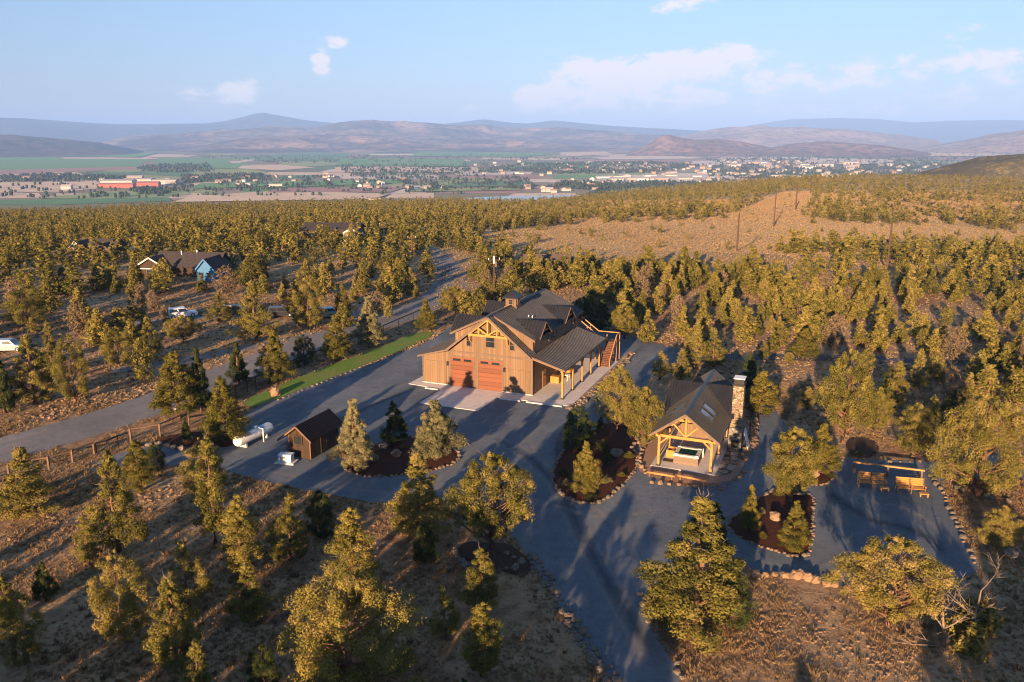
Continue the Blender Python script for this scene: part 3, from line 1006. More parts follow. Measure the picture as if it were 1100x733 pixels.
# ------------------------------------------------------------------ materials of the buildings
M["siding"] = boards("stained_board_siding", (0.225, 0.148, 0.090), (0.132, 0.085, 0.050), 0.32)
M["siding_dark"] = boards("weathered_shaded_boards", (0.058, 0.036, 0.022), (0.027, 0.017, 0.011), 0.24)  # weathered boards darkened further, shade put into their colour
M["trim"] = plain("brown_trim", (0.135, 0.092, 0.066), 0.7)
M["timber"] = mottled("golden_timber", [(0.25, (0.36, 0.175, 0.042)), (0.75, (0.50, 0.26, 0.075))], 1.6, 0.55, 5, stretch=(1, 1, 1))
M["post"] = mottled("stained_timber", [(0.25, (0.34, 0.17, 0.055)), (0.75, (0.50, 0.27, 0.095))], 1.6, 0.6, 5)
M["weathered"] = mottled("weathered_timber", [(0.25, (0.105, 0.062, 0.040)), (0.75, (0.20, 0.122, 0.076))], 2.0, 0.8, 5)
M["door"] = boards("garage_door_wood", (0.205, 0.076, 0.040), (0.135, 0.050, 0.027), 0.55, 0.55, axis="Z", bump_s=0.25)
M["stairwood"] = mottled("red_brown_deck_wood", [(0.3, (0.075, 0.034, 0.022)), (0.7, (0.135, 0.062, 0.040))], 2.0, 0.75, 5)
M["roof"] = mottled("charcoal_metal_roof", [(0.3, (0.034, 0.036, 0.043)), (0.7, (0.050, 0.052, 0.060))], 0.6, 0.36, 4, metal=0.55, spec=0.5)
M["roof_dark"] = mottled("dark_metal_roof", [(0.3, (0.020, 0.021, 0.026)), (0.7, (0.032, 0.034, 0.041))], 0.6, 0.45, 4, metal=0.3, spec=0.5)
M["glass"] = glass_dark("dark_window_glass")
M["black"] = plain("black_metal", (0.018, 0.017, 0.017), 0.5, 0.3)
M["white"] = plain("white_paint", (0.78, 0.77, 0.75), 0.45, var=0.05)
M["bluepaint"] = plain("pale_blue_plastic", (0.28, 0.46, 0.62), 0.5, var=0.1)
M["genset"] = plain("pale_enclosure", (0.52, 0.62, 0.70), 0.45, var=0.06)
M["skyglass"] = glass_dark("skylight_glass", (0.16, 0.20, 0.24), 0.10)
M["tubside"] = boards("grey_tub_cabinet", (0.22, 0.165, 0.125), (0.15, 0.11, 0.085), 0.3, axis="Z", bump_s=0.2)
M["water"] = plain("teal_tub_water", (0.014, 0.060, 0.055), 0.08, spec=0.7)


def stone_material(name, lo, mid, hi, sx=2.6):
    m, nt, out = new_mat(name)
    b = principled(nt, out, 0.9, 0, 0.2)
    co = nt.nodes.new("ShaderNodeTexCoord")
    mp = nt.nodes.new("ShaderNodeMapping")
    mp.inputs["Scale"].default_value = (sx, sx, sx * 2.3)
    nt.links.new(co.outputs["Object"], mp.inputs[0])
    v = nt.nodes.new("ShaderNodeTexVoronoi")
    v.inputs["Scale"].default_value = 1.0
    nt.links.new(mp.outputs[0], v.inputs["Vector"])
    d = nt.nodes.new("ShaderNodeTexVoronoi")
    d.feature = "DISTANCE_TO_EDGE"
    d.inputs["Scale"].default_value = 1.0
    nt.links.new(mp.outputs[0], d.inputs["Vector"])
    s = nt.nodes.new("ShaderNodeSeparateColor")
    nt.links.new(v.outputs["Color"], s.inputs[0])
    col = ramp(nt, s.outputs[0], [(0.0, lo), (0.5, mid), (1.0, hi)])
    gap = nmath(nt, "LESS_THAN", d.outputs["Distance"], 0.06)
    col = mixc(nt, gap, col, (lo[0] * 0.45, lo[1] * 0.45, lo[2] * 0.45))
    nt.links.new(col, b.inputs["Base Color"])
    bump(nt, b, d.outputs["Distance"], 0.8, 0.08)
    return m


M["stone"] = stone_material("stacked_ledge_stone", (0.16, 0.118, 0.08), (0.27, 0.205, 0.14), (0.38, 0.31, 0.23))
M["shaded_stone"] = stone_material("shaded_ledge_stone", (0.17, 0.16, 0.14), (0.27, 0.25, 0.21), (0.36, 0.33, 0.28))  # greyer copy of the stone, shade of the chimney foot in its colour
M["flag"] = stone_material("flagstone_paving", (0.24, 0.17, 0.13), (0.33, 0.25, 0.19), (0.42, 0.34, 0.27), 0.9)

YAW = 0.391
# ------------------------------------------------------------------ the barn
# local axes: x along the garage front (0 at its right corner, negative to the left), y into the barn, z up
W, LB, WL, WP = 10.97, 18.3, 3.8, 3.75
CX = -W / 2
barn_o = at(572.1, 425.6)
barn = thing("barn", "large brown board-and-batten barn with two orange garage doors and dark metal roof", "barn", barn_o, -YAW)
RZ, DE, BE = 9.40, 6.72, 4.62        # ridge, dormer eave, belt heights
wm = MB()
wm.prism([(-W, 0.0), (0, 0.0), (0, 4.62), (CX, 8.98), (-W, 4.62)], 0.0, 1.0)
wm.prism([(-W + .002, 0.0), (-.002, 0.0), (-.002, 4.6), (-0.35, 4.6), (-0.35, DE - 0.12), (CX, RZ - 0.22), (-W + 0.35, DE - 0.12), (-W + 0.35, 4.6), (-W + .002, 4.6)], 0.95, LB)
wm.prism([(-W - WL, 0.0), (-W - 0.003, 0.0), (-W - 0.003, 4.45), (-W - WL, 3.55)], 0.003, LB - 0.4)
wm.build("wall", M["siding"], barn)
rf = MB()
for s in (1, -1):
    X = lambda d: CX + s * d
    rf.slab((X(W / 2 + 0.02), -0.85, 4.93), (X(W / 2 + 0.02), 1.05, 4.93), (X(0.0), 1.05, RZ), (X(0.0), -0.85, RZ), 0.16, 0.45)
    rf.slab((X(W / 2 + 0.12), 0.42, DE), (X(W / 2 + 0.12), 19.1, DE), (X(0.0), 19.1, RZ + 0.03), (X(0.0), 0.42, RZ + 0.03), 0.16, 0.45)
roof = rf.build("roof", M["roof"], barn)
rc = MB()
rc.prism([(CX - 0.22, RZ - 0.02), (CX, RZ + 0.10), (CX + 0.22, RZ - 0.02), (CX, RZ - 0.05)], -0.86, 19.12)
rc.build("ridge_cap", M["roof_dark"], roof)
MB().slab((WP + 0.42, -0.45, 3.72), (WP + 0.42, 16.6, 3.72), (-0.03, 16.6, 4.97), (-0.03, -0.45, 4.97), 0.15, 0.45).build("porch_roof", M["roof"], barn)
MB().slab((-W - WL - 0.45, -0.45, 3.62), (-W - WL - 0.45, LB, 3.62), (-W + 0.03, LB, 4.85), (-W + 0.03, -0.45, 4.85), 0.15, 0.45).build("side_roof", M["roof_dark"], barn)
# rake boards, belt board, corner boards
tr = MB()
for s in (1, -1):
    X = lambda d: CX + s * d
    tr.beam((X(W / 2 + 0.05), -0.88, 4.78), (X(0.02), -0.88, RZ - 0.14), 0.06, 0.26)
    tr.beam((X(W / 2 + 0.10), 0.39, DE - 0.13), (X(0.3), 0.39, RZ - 0.26), 0.06, 0.22)
    tr.beam((X(W / 2 + 0.12), 0.36, DE - 0.11), (X(W / 2 + 0.12), 19.1, DE - 0.11), 0.06, 0.2)
tr.beam((WP + 0.44, -0.48, 3.63), (-0.1, -0.48, 4.86), 0.06, 0.22)
tr.beam((WP + 0.44, -0.46, 3.64), (WP + 0.44, 16.6, 3.64), 0.06, 0.2)
tr.beam((-W - WL - 0.47, -0.48, 3.53), (-W + 0.1, -0.48, 4.76), 0.06, 0.2)
tr.box(-W, 0.03, -0.05, -0.002, 4.36, 4.60)
for a in (-0.09, -W - 0.1):
    tr.box(a - 0.07, a + 0.12, -0.045, -0.003, 0.02, 4.355)
tr.box(-W - WL - 0.02, -W - WL + 0.14, -0.045, -0.002, 0.02, 3.5)
tr.build("trim", M["trim"], barn)
for fx0, fx1 in ((-W - WL - 0.06, -10.98), (-3.86, 0.02)):
    MB().box(fx0, fx1, -0.09, -0.004, 0.0, 0.16).build("concrete_footing", M["concrete"], barn)

# garage doors
for a0, a1 in ((-10.82, -7.72), (-7.08, -3.98)):
    fr = MB()
    fr.box(a0 - 0.17, a0, -0.07, -0.006, 0, 3.98).box(a1, a1 + 0.17, -0.07, -0.006, 0, 3.98).box(a0, a1, -0.07, -0.006, 3.83, 3.98)
    fr_o = None
    d = MB()
    for k in range(7):
        z0 = 0.03 + k * 0.543
        d.box(a0 + 0.002, a1 - 0.002, -0.035, -0.004, z0, z0 + 0.53)
    d_o = d.build("garage_door", M["door"], barn)
    fr.build("frame", M["trim"], d_o)
    mid = (a0 + a1) / 2
    for x0, x1 in ((a0 + 0.30, mid - 0.22), (mid + 0.22, a1 - 0.30)):
        MB().box(x0, x1, -0.05, -0.036, 3.35, 3.62).build("window", M["glass"], d_o)


def framed_window(parent, x0, x1, z0, z1, y, mull=True, axis="y", s=-1, fm="trim", fw=0.10):
    """frame proud of the wall, pane set back inside it; s: outward direction along the axis"""
    def bx(mb, p0, p1, q0, q1, r0, r1):
        r0, r1 = y + s * r0, y + s * r1
        lo, hi = min(r0, r1), max(r0, r1)
        return mb.box(p0, p1, lo, hi, q0, q1) if axis == "y" else mb.box(lo, hi, p0, p1, q0, q1)
    fr, pn = MB(), MB()
    bx(fr, x0 - fw, x0, z0 - fw, z1 + fw, 0.004, 0.09)
    bx(fr, x1, x1 + fw, z0 - fw, z1 + fw, 0.004, 0.09)
    bx(fr, x0, x1, z1, z1 + fw, 0.004, 0.09)
    bx(fr, x0, x1, z0 - fw, z0, 0.004, 0.09)
    if mull:
        bx(fr, x0, x1, (z0 + z1) / 2 - 0.03, (z0 + z1) / 2 + 0.03, 0.03, 0.075)
    bx(pn, x0, x1, z0, z1, 0.006, 0.028)
    f = fr.build("window", M[fm], parent)
    pn.build("pane", M["glass"], f)
    return f


framed_window(barn, CX - 0.52, CX + 0.52, 5.50, 6.88, 0)
framed_window(barn, -8.58, -8.08, 5.42, 6.62, 0)
framed_window(barn, -2.89, -2.39, 5.42, 6.62, 0)
# sliding barn doors either side of the garage doors
for x0, x1 in ((-14.25, -11.45), (-3.45, -0.35)):
    d = MB().box(x0, x1, -0.05, -0.005, 0.17, 3.02)
    do = d.build("barn_door", M["siding"], barn)
    MB().box(x0, x1, -0.068, -0.051, 2.9, 3.02).box(x0, x0 + 0.1, -0.068, -0.051, 0.17, 2.9).box(x1 - 0.1, x1, -0.068, -0.051, 0.17, 2.9).build("frame", M["siding"], do)
for a in (-11.22, -3.62):
    l = MB().box(a - 0.10, a + 0.10, -0.2, -0.05, 2.62, 3.05)
    lo_ = l.build("wall_lamp", M["black"], barn)
    MB().prism([(a - 0.16, 3.05), (a + 0.16, 3.05), (a + 0.05, 3.16), (a - 0.05, 3.16)], -0.26, -0.01).build("lamp_hood", M["black"], lo_)

# gable truss
tb = -0.72
t = MB()
tl = 7.02
hx = (RZ - 0.36 - tl) / (RZ - 4.93) * (W / 2)
t.beam((CX - hx - 0.12, tb, tl), (CX + hx + 0.12, tb, tl), 0.2, 0.26)
t.beam((CX, tb, tl + 0.13), (CX, tb, RZ - 0.45), 0.18, 0.2)
for s in (1, -1):
    t.beam((CX + s * (hx + 0.05), tb, tl + 0.02), (CX, tb, RZ - 0.36), 0.18, 0.22)
    t.beam((CX + s * 0.08, tb, tl + 0.16), (CX + s * hx * 0.50, tb, tl + (RZ - 0.5 - tl) * 0.46), 0.16, 0.16)
    t.beam((CX + s * hx * 0.48, tb, tl + 0.12), (CX + s * hx * 0.50, tb, tl + (RZ - 0.5 - tl) * 0.46), 0.14, 0.14)
t.build("gable_truss", M["timber"], barn)
for s in (1, -1):
    xk = CX + s * (hx - 0.02)
    k = MB()
    k.beam((xk, -0.06, 5.9), (xk, -0.06, tl - 0.13), 0.16, 0.12)
    prev = (xk, -0.09, 6.0)
    for i in range(1, 6):
        q = i / 5
        p = (xk, -0.09 - 0.62 * math.sin(q * math.pi / 2), 6.0 + (tl - 0.15 - 6.0) * (1 - math.cos(q * math.pi / 2)) ** 0.8)
        k.beam(prev, p, 0.14, 0.14)
        prev = p
    k.build("bracket", M["timber"], barn)

# gabled dormers, two on either side
for s in (1, -1):
    for yc in (3.3, 12.6):
        face = CX + s * (W / 2 - 0.33)
        d = MB()
        d.prism([(yc - 1.75, DE - 0.9), (yc + 1.75, DE - 0.9), (yc + 1.75, 6.95), (yc, 8.30), (yc - 1.75, 6.95)], min(face, CX + s * 1.9), max(face, CX + s * 1.9), axis="x")
        do = d.build("dormer", M["siding"], barn)
        r = MB()
        fx, bx_ = CX + s * (W / 2 + 0.42), CX + s * 1.2
        for q in (1, -1):
            r.slab((fx, yc + q * 2.12, 6.82), (bx_, yc + q * 2.12, 6.82), (bx_, yc, 8.52), (fx, yc, 8.52), 0.12, 0.42)
        r.build("roof", M["roof_dark"], do)
        rk = MB()
        for q in (1, -1):
            rk.beam((fx + s * 0.03, yc + q * 2.1, 6.72), (fx + s * 0.03, yc, 8.40), 0.16, 0.06)
        rk.build("rake_board", M["trim"], do)
        framed_window(do, yc - 0.55, yc + 0.55, 6.30, 7.35, face, axis="x", s=s)
        MB().beam((fx - s * 0.12, yc - 1.0, 7.42), (fx - s * 0.12, yc + 1.0, 7.42), 0.12, 0.14).beam((fx - s * 0.12, yc, 7.45), (fx - s * 0.12, yc, 8.3), 0.12, 0.12).build("truss", M["timber"], do)
    for yc in (7.0, 8.7, 16.2):
        framed_window(barn, yc - 0.5, yc + 0.5, 5.35, 6.25, CX + s * (W / 2 - 0.35), axis="x", s=s)
# cupola
cu = MB()
ym = 7.2
cu.box(CX - 0.72, CX + 0.72, ym - 0.72, ym + 0.72, 8.7, 10.42)
cup = cu.build("cupola", M["siding"], barn)
c = MB()
e = 1.08
c.add([(CX - e, ym - e, 10.38), (CX + e, ym - e, 10.38), (CX + e, ym + e, 10.38), (CX - e, ym + e, 10.38), (CX, ym, 11.42), (CX - e, ym - e, 10.28), (CX + e, ym - e, 10.28), (CX + e, ym + e, 10.28), (CX - e, ym + e, 10.28)],
      [(0, 1, 4), (1, 2, 4), (2, 3, 4), (3, 0, 4), (0, 5, 6, 1), (1, 6, 7, 2), (2, 7, 8, 3), (3, 8, 5, 0), (8, 7, 6, 5)])
c.build("roof", M["roof_dark"], cup)
framed_window(cup, CX - 0.24, CX + 0.24, 9.60, 10.12, ym - 0.72)
framed_window(cup, ym - 0.24, ym + 0.24, 9.60, 10.12, CX + 0.72, axis="x", s=1)
MB().box(CX - 0.85, CX + 0.85, ym - 0.85, ym + 0.85, 8.95, 9.28).build("base_trim", M["trim"], cup)
# roof vents
for x, y in ((2.6, 6.0), (2.9, 6.5)):
    z = RZ + 0.03 - (RZ + 0.03 - DE) * x / (W / 2 + 0.12)
    MB().tube([(CX + x, y, z - 0.05), (CX + x, y, z + 0.3)], [0.06, 0.06], 8).build("vent_pipe", M["white"], barn)

# porch: posts, beam, braces, side wall openings
for i in range(5):
    y = 0.05 + i * 3.75
    p = MB().box(WP - 0.11, WP + 0.11, y - 0.11, y + 0.11, 0.22, 3.30)
    po = p.build("porch_post", M["timber"], barn)
    MB().box(WP - 0.17, WP + 0.17, y - 0.17, y + 0.17, 0.04, 0.22).build("post_base", M["black"], po)
    if i < 4:
        for ka, kb_ in ((0.1, 0.85), (3.65, 2.9)):
            MB().beam((WP, y + ka, 2.55), (WP, y + kb_, 3.28), 0.12, 0.12).build("knee_brace", M["timber"], barn)
    MB().beam((0.02, y, 4.55), (WP, y, 3.50), 0.12, 0.16).build("rafter", M["post"], barn)
MB().box(WP - 0.1, WP + 0.1, -0.25, 16.4, 3.30, 3.56).build("porch_beam", M["timber"], barn)
framed_window(barn, 8.4, 9.9, 1.0, 2.3, 0.0, axis="x", s=1)
framed_window(barn, 12.3, 13.6, 1.0, 2.3, 0.0, axis="x", s=1)
pd = MB().box(0.004, 0.05, 3.4, 4.5, 0.06, 2.2).build("door", M["post"], barn)
MB().box(0.052, 0.07, 3.6, 4.3, 1.2, 2.0).build("pane", M["glass"], pd)

# outside staircase behind the porch, up to the loft door
st = MB()
x0, x1 = WP - 0.02, WP + 1.42
n = 15
for i in range(n):
    y, z = 15.45 + i * 0.215, (i + 1) * 0.187
    st.box(x0, x1, y, y + 0.27, z - 0.05, z).box(x0 + 0.01, x1 - 0.01, y + 0.02, y + 0.05, z - 0.187, z - 0.052)
st.box(x0 - 1.6, x1, 18.7, 20.3, 2.70, 2.82)
for k in range(9):
    a, z = x0 - 1.6 - k * 0.28, 2.9 + k * 0.19
    st.box(a - 0.30, a, 18.8, 20.2, z - 0.05, z)
st.box(-0.6, x0 - 4.1, 18.35, 20.3, 4.42, 4.55)
so = st.build("staircase", M["stairwood"], barn)
hr = MB()
for x in (x0 + 0.06, x1 - 0.06):
    hr.beam((x, 15.5, 1.05), (x, 18.7, 3.75), 0.1, 0.12)
    for q in (0, 0.5, 1):
        y, z = 15.5 + 3.2 * q, 2.7 * q
        hr.beam((x, y, max(0, z - 0.4) if q < 1 else 0.0), (x, y, z + 1.05), 0.1, 0.1)
hr.beam((x1 - 0.06, 18.7, 3.75), (x1 - 0.06, 20.3, 3.75), 0.1, 0.12).beam((x1 - 0.06, 20.3, 0), (x1 - 0.06, 20.3, 3.8), 0.12, 0.12)
hr.beam((x1, 20.3, 3.75), (x0 - 1.6, 20.3, 3.75), 0.1, 0.12)
for y in (18.75, 20.25):
    hr.beam((x0 - 1.6, y, 3.75), (x0 - 4.1, y, 5.55), 0.1, 0.12)
    hr.beam((x0 - 4.1, y, 5.55), (-0.5, y, 5.55), 0.1, 0.12)
    for q in (0, 0.5, 1):
        hr.beam((x0 - 1.6 - 2.5 * q, y, 2.75 + 1.7 * q), (x0 - 1.6 - 2.5 * q, y, 3.75 + 1.8 * q), 0.1, 0.1)
    hr.beam((x0 - 1.6, y, 0), (x0 - 1.6, y, 2.7), 0.12, 0.12)
hr.build("handrail", M["post"], so)

# slabs of concrete (world-space structure built in the barn's axes)
RB = Matrix.Translation(barn_o) @ Matrix.Rotation(-YAW, 4, "Z")


def local_slab(name, poly, mat, z0, z1, frame=None):
    fr = frame or RB
    mb = MB().prism(poly, z0, z1, axis="z")
    mb.v = [tuple(fr @ Vector(v)) for v in mb.v]
    if sum(poly[i][0] * poly[(i + 1) % len(poly)][1] - poly[(i + 1) % len(poly)][0] * poly[i][1] for i in range(len(poly))) > 0:
        mb.f = [f[::-1] for f in mb.f]
    return structure(mb.build(name, mat))


local_slab("concrete_apron", [(-11.2, -7.6), (-7.46, -7.6), (-7.46, -0.1), (-11.2, -0.1)], M["concrete"], -0.05, 0.075)
local_slab("concrete_apron", [(-7.44, -7.6), (-3.7, -7.6), (-3.7, -0.1), (-7.44, -0.1)], M["concrete"], -0.05, 0.075)
local_slab("concrete_walk", [(-16.1, -1.4), (-11.23, -1.9), (-11.23, -0.1), (-14.85, -0.1), (-14.85, 3.0), (-16.1, 3.0)], M["concrete"], -0.05, 0.07)
for k in range(5):
    y0, y1 = (-2.1 if k == 0 else k * 3.75), k * 3.75 + 3.735
    local_slab("porch_slab", [(0.02, y0), (5.45, y0), (5.45, y1), (0.02, y1)], M["concrete"], -0.05, 0.07)
local_slab("concrete_walk", [(-3.67, -2.1), (0.0, -2.1), (0.0, -0.1), (-3.67, -0.1)], M["concrete"], -0.05, 0.07)
for nm, x0, x1, y in (("pale concrete wheel stop at the left corner of the barn apron", -13.3, -11.5, -2.2), ("pale concrete kerb block right of the garage apron", -3.2, -0.6, -2.55), ("pale concrete kerb block by the front porch post", 0.2, 4.6, -2.55)):
    kb = MB().bevbox(x0, x1, y - 0.13, y + 0.13, 0.02, 0.15, 0.03)
    kb.v = [tuple(RB @ Vector(v)) for v in kb.v]
    tag(kb.build("kerb_block", M["concrete"]), nm, "kerb block")


def rb(x, y, z=0.0):
    return RB @ Vector((x, y, z))


# furniture under the porch
def crate(x, y, w, d, h, label, z=0.07):
    r = thing("wooden_crate", label, "crate", rb(x, y, z), -YAW)
    b = MB()
    for k in range(4):
        z0 = 0.03 + k * (h - 0.05) / 4
        b.box(-w / 2, w / 2, -d / 2, -d / 2 + 0.03, z0, z0 + (h - 0.05) / 4 - 0.015).box(-w / 2, w / 2, d / 2 - 0.03, d / 2, z0, z0 + (h - 0.05) / 4 - 0.015)
        b.box(-w / 2, -w / 2 + 0.03, -d / 2 + 0.031, d / 2 - 0.031, z0, z0 + (h - 0.05) / 4 - 0.015).box(w / 2 - 0.03, w / 2, -d / 2 + 0.031, d / 2 - 0.031, z0, z0 + (h - 0.05) / 4 - 0.015)
    b.build("side_boards", M["timber"], r)
    MB().box(-w / 2 - 0.02, w / 2 + 0.02, -d / 2 - 0.02, d / 2 + 0.02, h - 0.015, h + 0.02).build("lid", M["timber"], r)
    return r


crate(0.75, 6.1, 1.1, 0.8, 0.85, "golden wooden planter box under the porch roof, nearer the yard")
crate(1.1, 9.3, 1.3, 0.8, 0.9, "golden wooden box under the porch roof, second from the yard")
tb_ = thing("side_table", "small white table under the barn porch between two wooden boxes", "table", rb(1.5, 7.6, 0.07), -YAW)
MB().box(-0.5, 0.5, -0.4, 0.4, 0.70, 0.75).build("table_top", M["white"], tb_)
for x in (-0.42, 0.42):
    for y in (-0.32, 0.32):
        MB().box(x - 0.03, x + 0.03, y - 0.03, y + 0.03, 0, 0.70).build("leg", M["white"], tb_)

# ------------------------------------------------------------------ the pavilion with the hot tub
pav_o = at(707.1, 500.8)
pav = thing("pavilion", "open timber-frame pavilion with dark cross-gabled metal roof and four skylights", "pavilion", pav_o, -YAW)
PW, PR, PE, PO_, PL = 4.84, 5.70, 3.35, 0.76, 15.2
PX = PW / 2
RP = Matrix.Translation(pav_o) @ Matrix.Rotation(-YAW, 4, "Z")
r = MB()
for s in (1, -1):
    X = lambda d: PX + s * d
    r.slab((X(PX + PO_), -0.8, PE), (X(PX + PO_), PL, PE), (X(0), PL, PR), (X(0), -0.8, PR), 0.15, 0.3)
pr = r.build("roof", M["roof"], pav)
r = MB()
YC, HW = 9.8, PX + PO_
for q in (1, -1):
    r.slab((-1.05, YC + q * HW, PE + 0.01), (PW + 1.0, YC + q * HW, PE + 0.01), (PW + 1.0, YC, PR - 0.015), (-1.05, YC, PR - 0.015), 0.15, 0.3)
r.build("cross_roof", M["roof"], pav)
MB().prism([(PX - 0.2, PR - 0.06), (PX, PR + 0.07), (PX + 0.2, PR - 0.06), (PX, PR - 0.08)], -0.82, PL + 0.02).build("ridge_cap", M["roof_dark"], pr)
tr = MB()
for s in (1, -1):
    X = lambda d: PX + s * d
    tr.beam((X(PX + PO_), -0.83, PE - 0.10), (X(0), -0.83, PR - 0.10), 0.06, 0.22)
    tr.beam((X(PX + PO_ + 0.02), -0.8, PE - 0.09), (X(PX + PO_ + 0.02), PL, PE - 0.09), 0.06, 0.16)
tr.build("fascia", M["trim"], pav)
for s in (1, -1):
    for y0 in (2.1, 3.75):
        sl = MB()
        sp_ = lambda f, dz: (PX + s * f * (PX + PO_), PR - f * (PR - PE) + dz)
        for (f0, f1, ya, yb, dz) in ((0.24, 0.66, y0, y0 + 0.08, 0.11), (0.24, 0.66, y0 + 1.02, y0 + 1.10, 0.11), (0.24, 0.265, y0 + 0.08, y0 + 1.02, 0.11), (0.635, 0.66, y0 + 0.08, y0 + 1.02, 0.11)):
            a, b = sp_(f0, dz), sp_(f1, dz)
            sl.slab((b[0], ya, b[1]), (b[0], yb, b[1]), (a[0], yb, a[1]), (a[0], ya, a[1]), 0.10)
        so = sl.build("skylight", M["roof_dark"], pav)
        a, b = sp_(0.268, 0.07), sp_(0.632, 0.07)
        MB().slab((b[0], y0 + 0.083, b[1]), (b[0], y0 + 1.017, b[1]), (a[0], y0 + 1.017, a[1]), (a[0], y0 + 0.083, a[1]), 0.03).build("pane", M["skyglass"], so)
for x in (0.0, PW):
    for y in (0.0, 4.9, 9.8, 14.4):
        p = MB().box(x - 0.11, x + 0.11, y - 0.11, y + 0.11, 0.12, 3.02).build("post", M["timber"], pav)
        MB().box(x - 0.16, x + 0.16, y - 0.16, y + 0.16, 0.10, 0.22).build("post_base", M["black"], p)
    MB().box(x - 0.1, x + 0.1, -0.4, PL - 0.4, 3.02, 3.26).build("side_beam", M["timber"], pav)
for y in (-0.02, 4.9):
    t = MB()
    t.beam((-0.35, y - 0.02, 3.12), (PW + 0.35, y - 0.02, 3.12), 0.18, 0.26)
    t.beam((PX, y, 3.25), (PX, y, PR - 0.3), 0.17, 0.18)
    for s in (1, -1):
        t.beam((PX + s * (PX + 0.45), y, 3.42), (PX, y, PR - 0.22), 0.17, 0.22)
        t.beam((PX + s * 0.08, y, 3.32), (PX + s * 1.15, y, 4.40), 0.14, 0.15)
        t.beam((PX + s * (PX - 0.08), y, 2.35), (PX + s * (PX - 0.75), y, 2.98), 0.14, 0.14)
    t.build("truss", M["timber"], pav)
for x in (0.0, PW):
    for (ya, yb) in ((0.12, 0.8), (4.78, 4.1)):
        MB().beam((x, ya, 2.35), (x, yb, 3.0), 0.12, 0.13).build("knee_brace", M["timber"], pav)
wl_ = MB().box(0.02, PW - 0.02, 9.0, 9.14, 0.1, 3.0).box(0.02, 0.14, 9.141, 14.3, 0.1, 3.0).box(PW - 0.14, PW - 0.02, 9.141, 14.3, 0.1, 3.0).box(0.141, PW - 0.141, 14.2, 14.3, 0.1, 3.0)
wl_.prism([(0.15, 3.0), (PW - 0.15, 3.0), (PX, 5.3)], 9.0, 9.14)
wl_.prism([(0.15, 3.0), (PW - 0.15, 3.0), (PX, 5.3)], 14.2, 14.3)
wl_.build("rear_wall", M["siding"], pav)
# rails on the left side
rl = MB()
for y0, y1 in ((0.2, 4.7), (5.0, 9.0)):
    rl.beam((-0.02, y0, 1.0), (-0.02, y1, 1.0), 0.08, 0.1).beam((-0.02, y0, 0.55), (-0.02, y1, 0.55), 0.05, 0.07)
rl.build("side_rail", M["post"], pav)
local_slab("pavilion_slab", [(-0.65, -0.35), (5.35, -0.35), (5.35, 14.6), (-0.65, 14.6)], M["concrete"], -0.05, 0.10, RP)
local_slab("flagstone_path", [(5.38, -0.3), (6.5, 0.6), (6.9, 3.2), (6.6, 6.2), (5.38, 6.2)], M["flag"], -0.05, 0.085, RP)


def rp(x, y, z=0.0):
    return RP @ Vector((x, y, z))


M["greywall"] = plain("pale_grey_siding", (0.56, 0.54, 0.52), 0.8, var=0.08)
tub = thing("hot_tub", "square hot tub with teal water and white rim under the pavilion", "hot tub", rp(2.35, 2.15, 0.10), -YAW)
h = 1.15
MB().bevbox(-h, h, -h, h, 0.0, 0.80, 0.02).build("cabinet", M["tubside"], tub)
rim = MB()
hi = 0.82
for (a, b, c_, d) in ((-h - .05, h + .05, -h - .05, -hi), (-h - .05, h + .05, hi, h + .05), (-h - .05, -hi, -hi + .001, hi - .001), (hi, h + .05, -hi + .001, hi - .001)):
    rim.bevbox(a, b, c_, d, 0.80, 0.94, 0.04)
ro = rim.build("rim", M["greywall"], tub)
for x, y in ((-0.98, -0.98), (0.98, -0.98), (0.98, 0.98), (-0.98, 0.98)):
    MB().blob((x, y, 0.95), (0.2, 0.13, 0.05), 3, 8, 5, 0.05).build("headrest", M["genset"], ro, smooth=True)
MB().box(-hi + .003, hi - .003, -hi + .003, hi - .003, 0.802, 0.88).build("water", M["water"], tub)
cv = thing("tub_cover", "folded white hot tub cover propped behind the tub", "tub cover", rp(2.5, 3.62, 0.10), -YAW)
MB().bevbox(-1.1, 1.1, -0.12, 0.0, 0.0, 0.85, 0.03).build("panel", M["greywall"], cv)
MB().bevbox(-1.1, 1.1, 0.02, 0.14, 0.0, 0.85, 0.03).build("panel", M["greywall"], cv)
stp = thing("tub_steps", "orange wooden steps beside the hot tub", "steps", rp(0.62, 2.9, 0.10), -YAW)
s_ = MB()
for k in range(3):
    s_.box(-0.4 + k * 0.26, -0.4 + k * 0.26 + 0.24, -0.5, 0.5, 0.22 + k * 0.2, 0.27 + k * 0.2)
s_.build("tread", M["timber"], stp)
MB().box(-0.4, 0.4, -0.55, -0.51, 0.0, 0.7).box(-0.4, 0.4, 0.51, 0.55, 0.0, 0.7).build("side_board", M["timber"], stp)
mt = MB().bevbox(-0.5, 0.5, -0.35, 0.35, 0, 0.025, 0.008)
mt.v = [tuple(RP @ (Vector(v) + Vector((0.6, 1.55, 0.101)))) for v in mt.v]
tag(mt.build("door_mat", M["black"]), "dark mat on the pavilion slab in front of the hot tub", "mat")

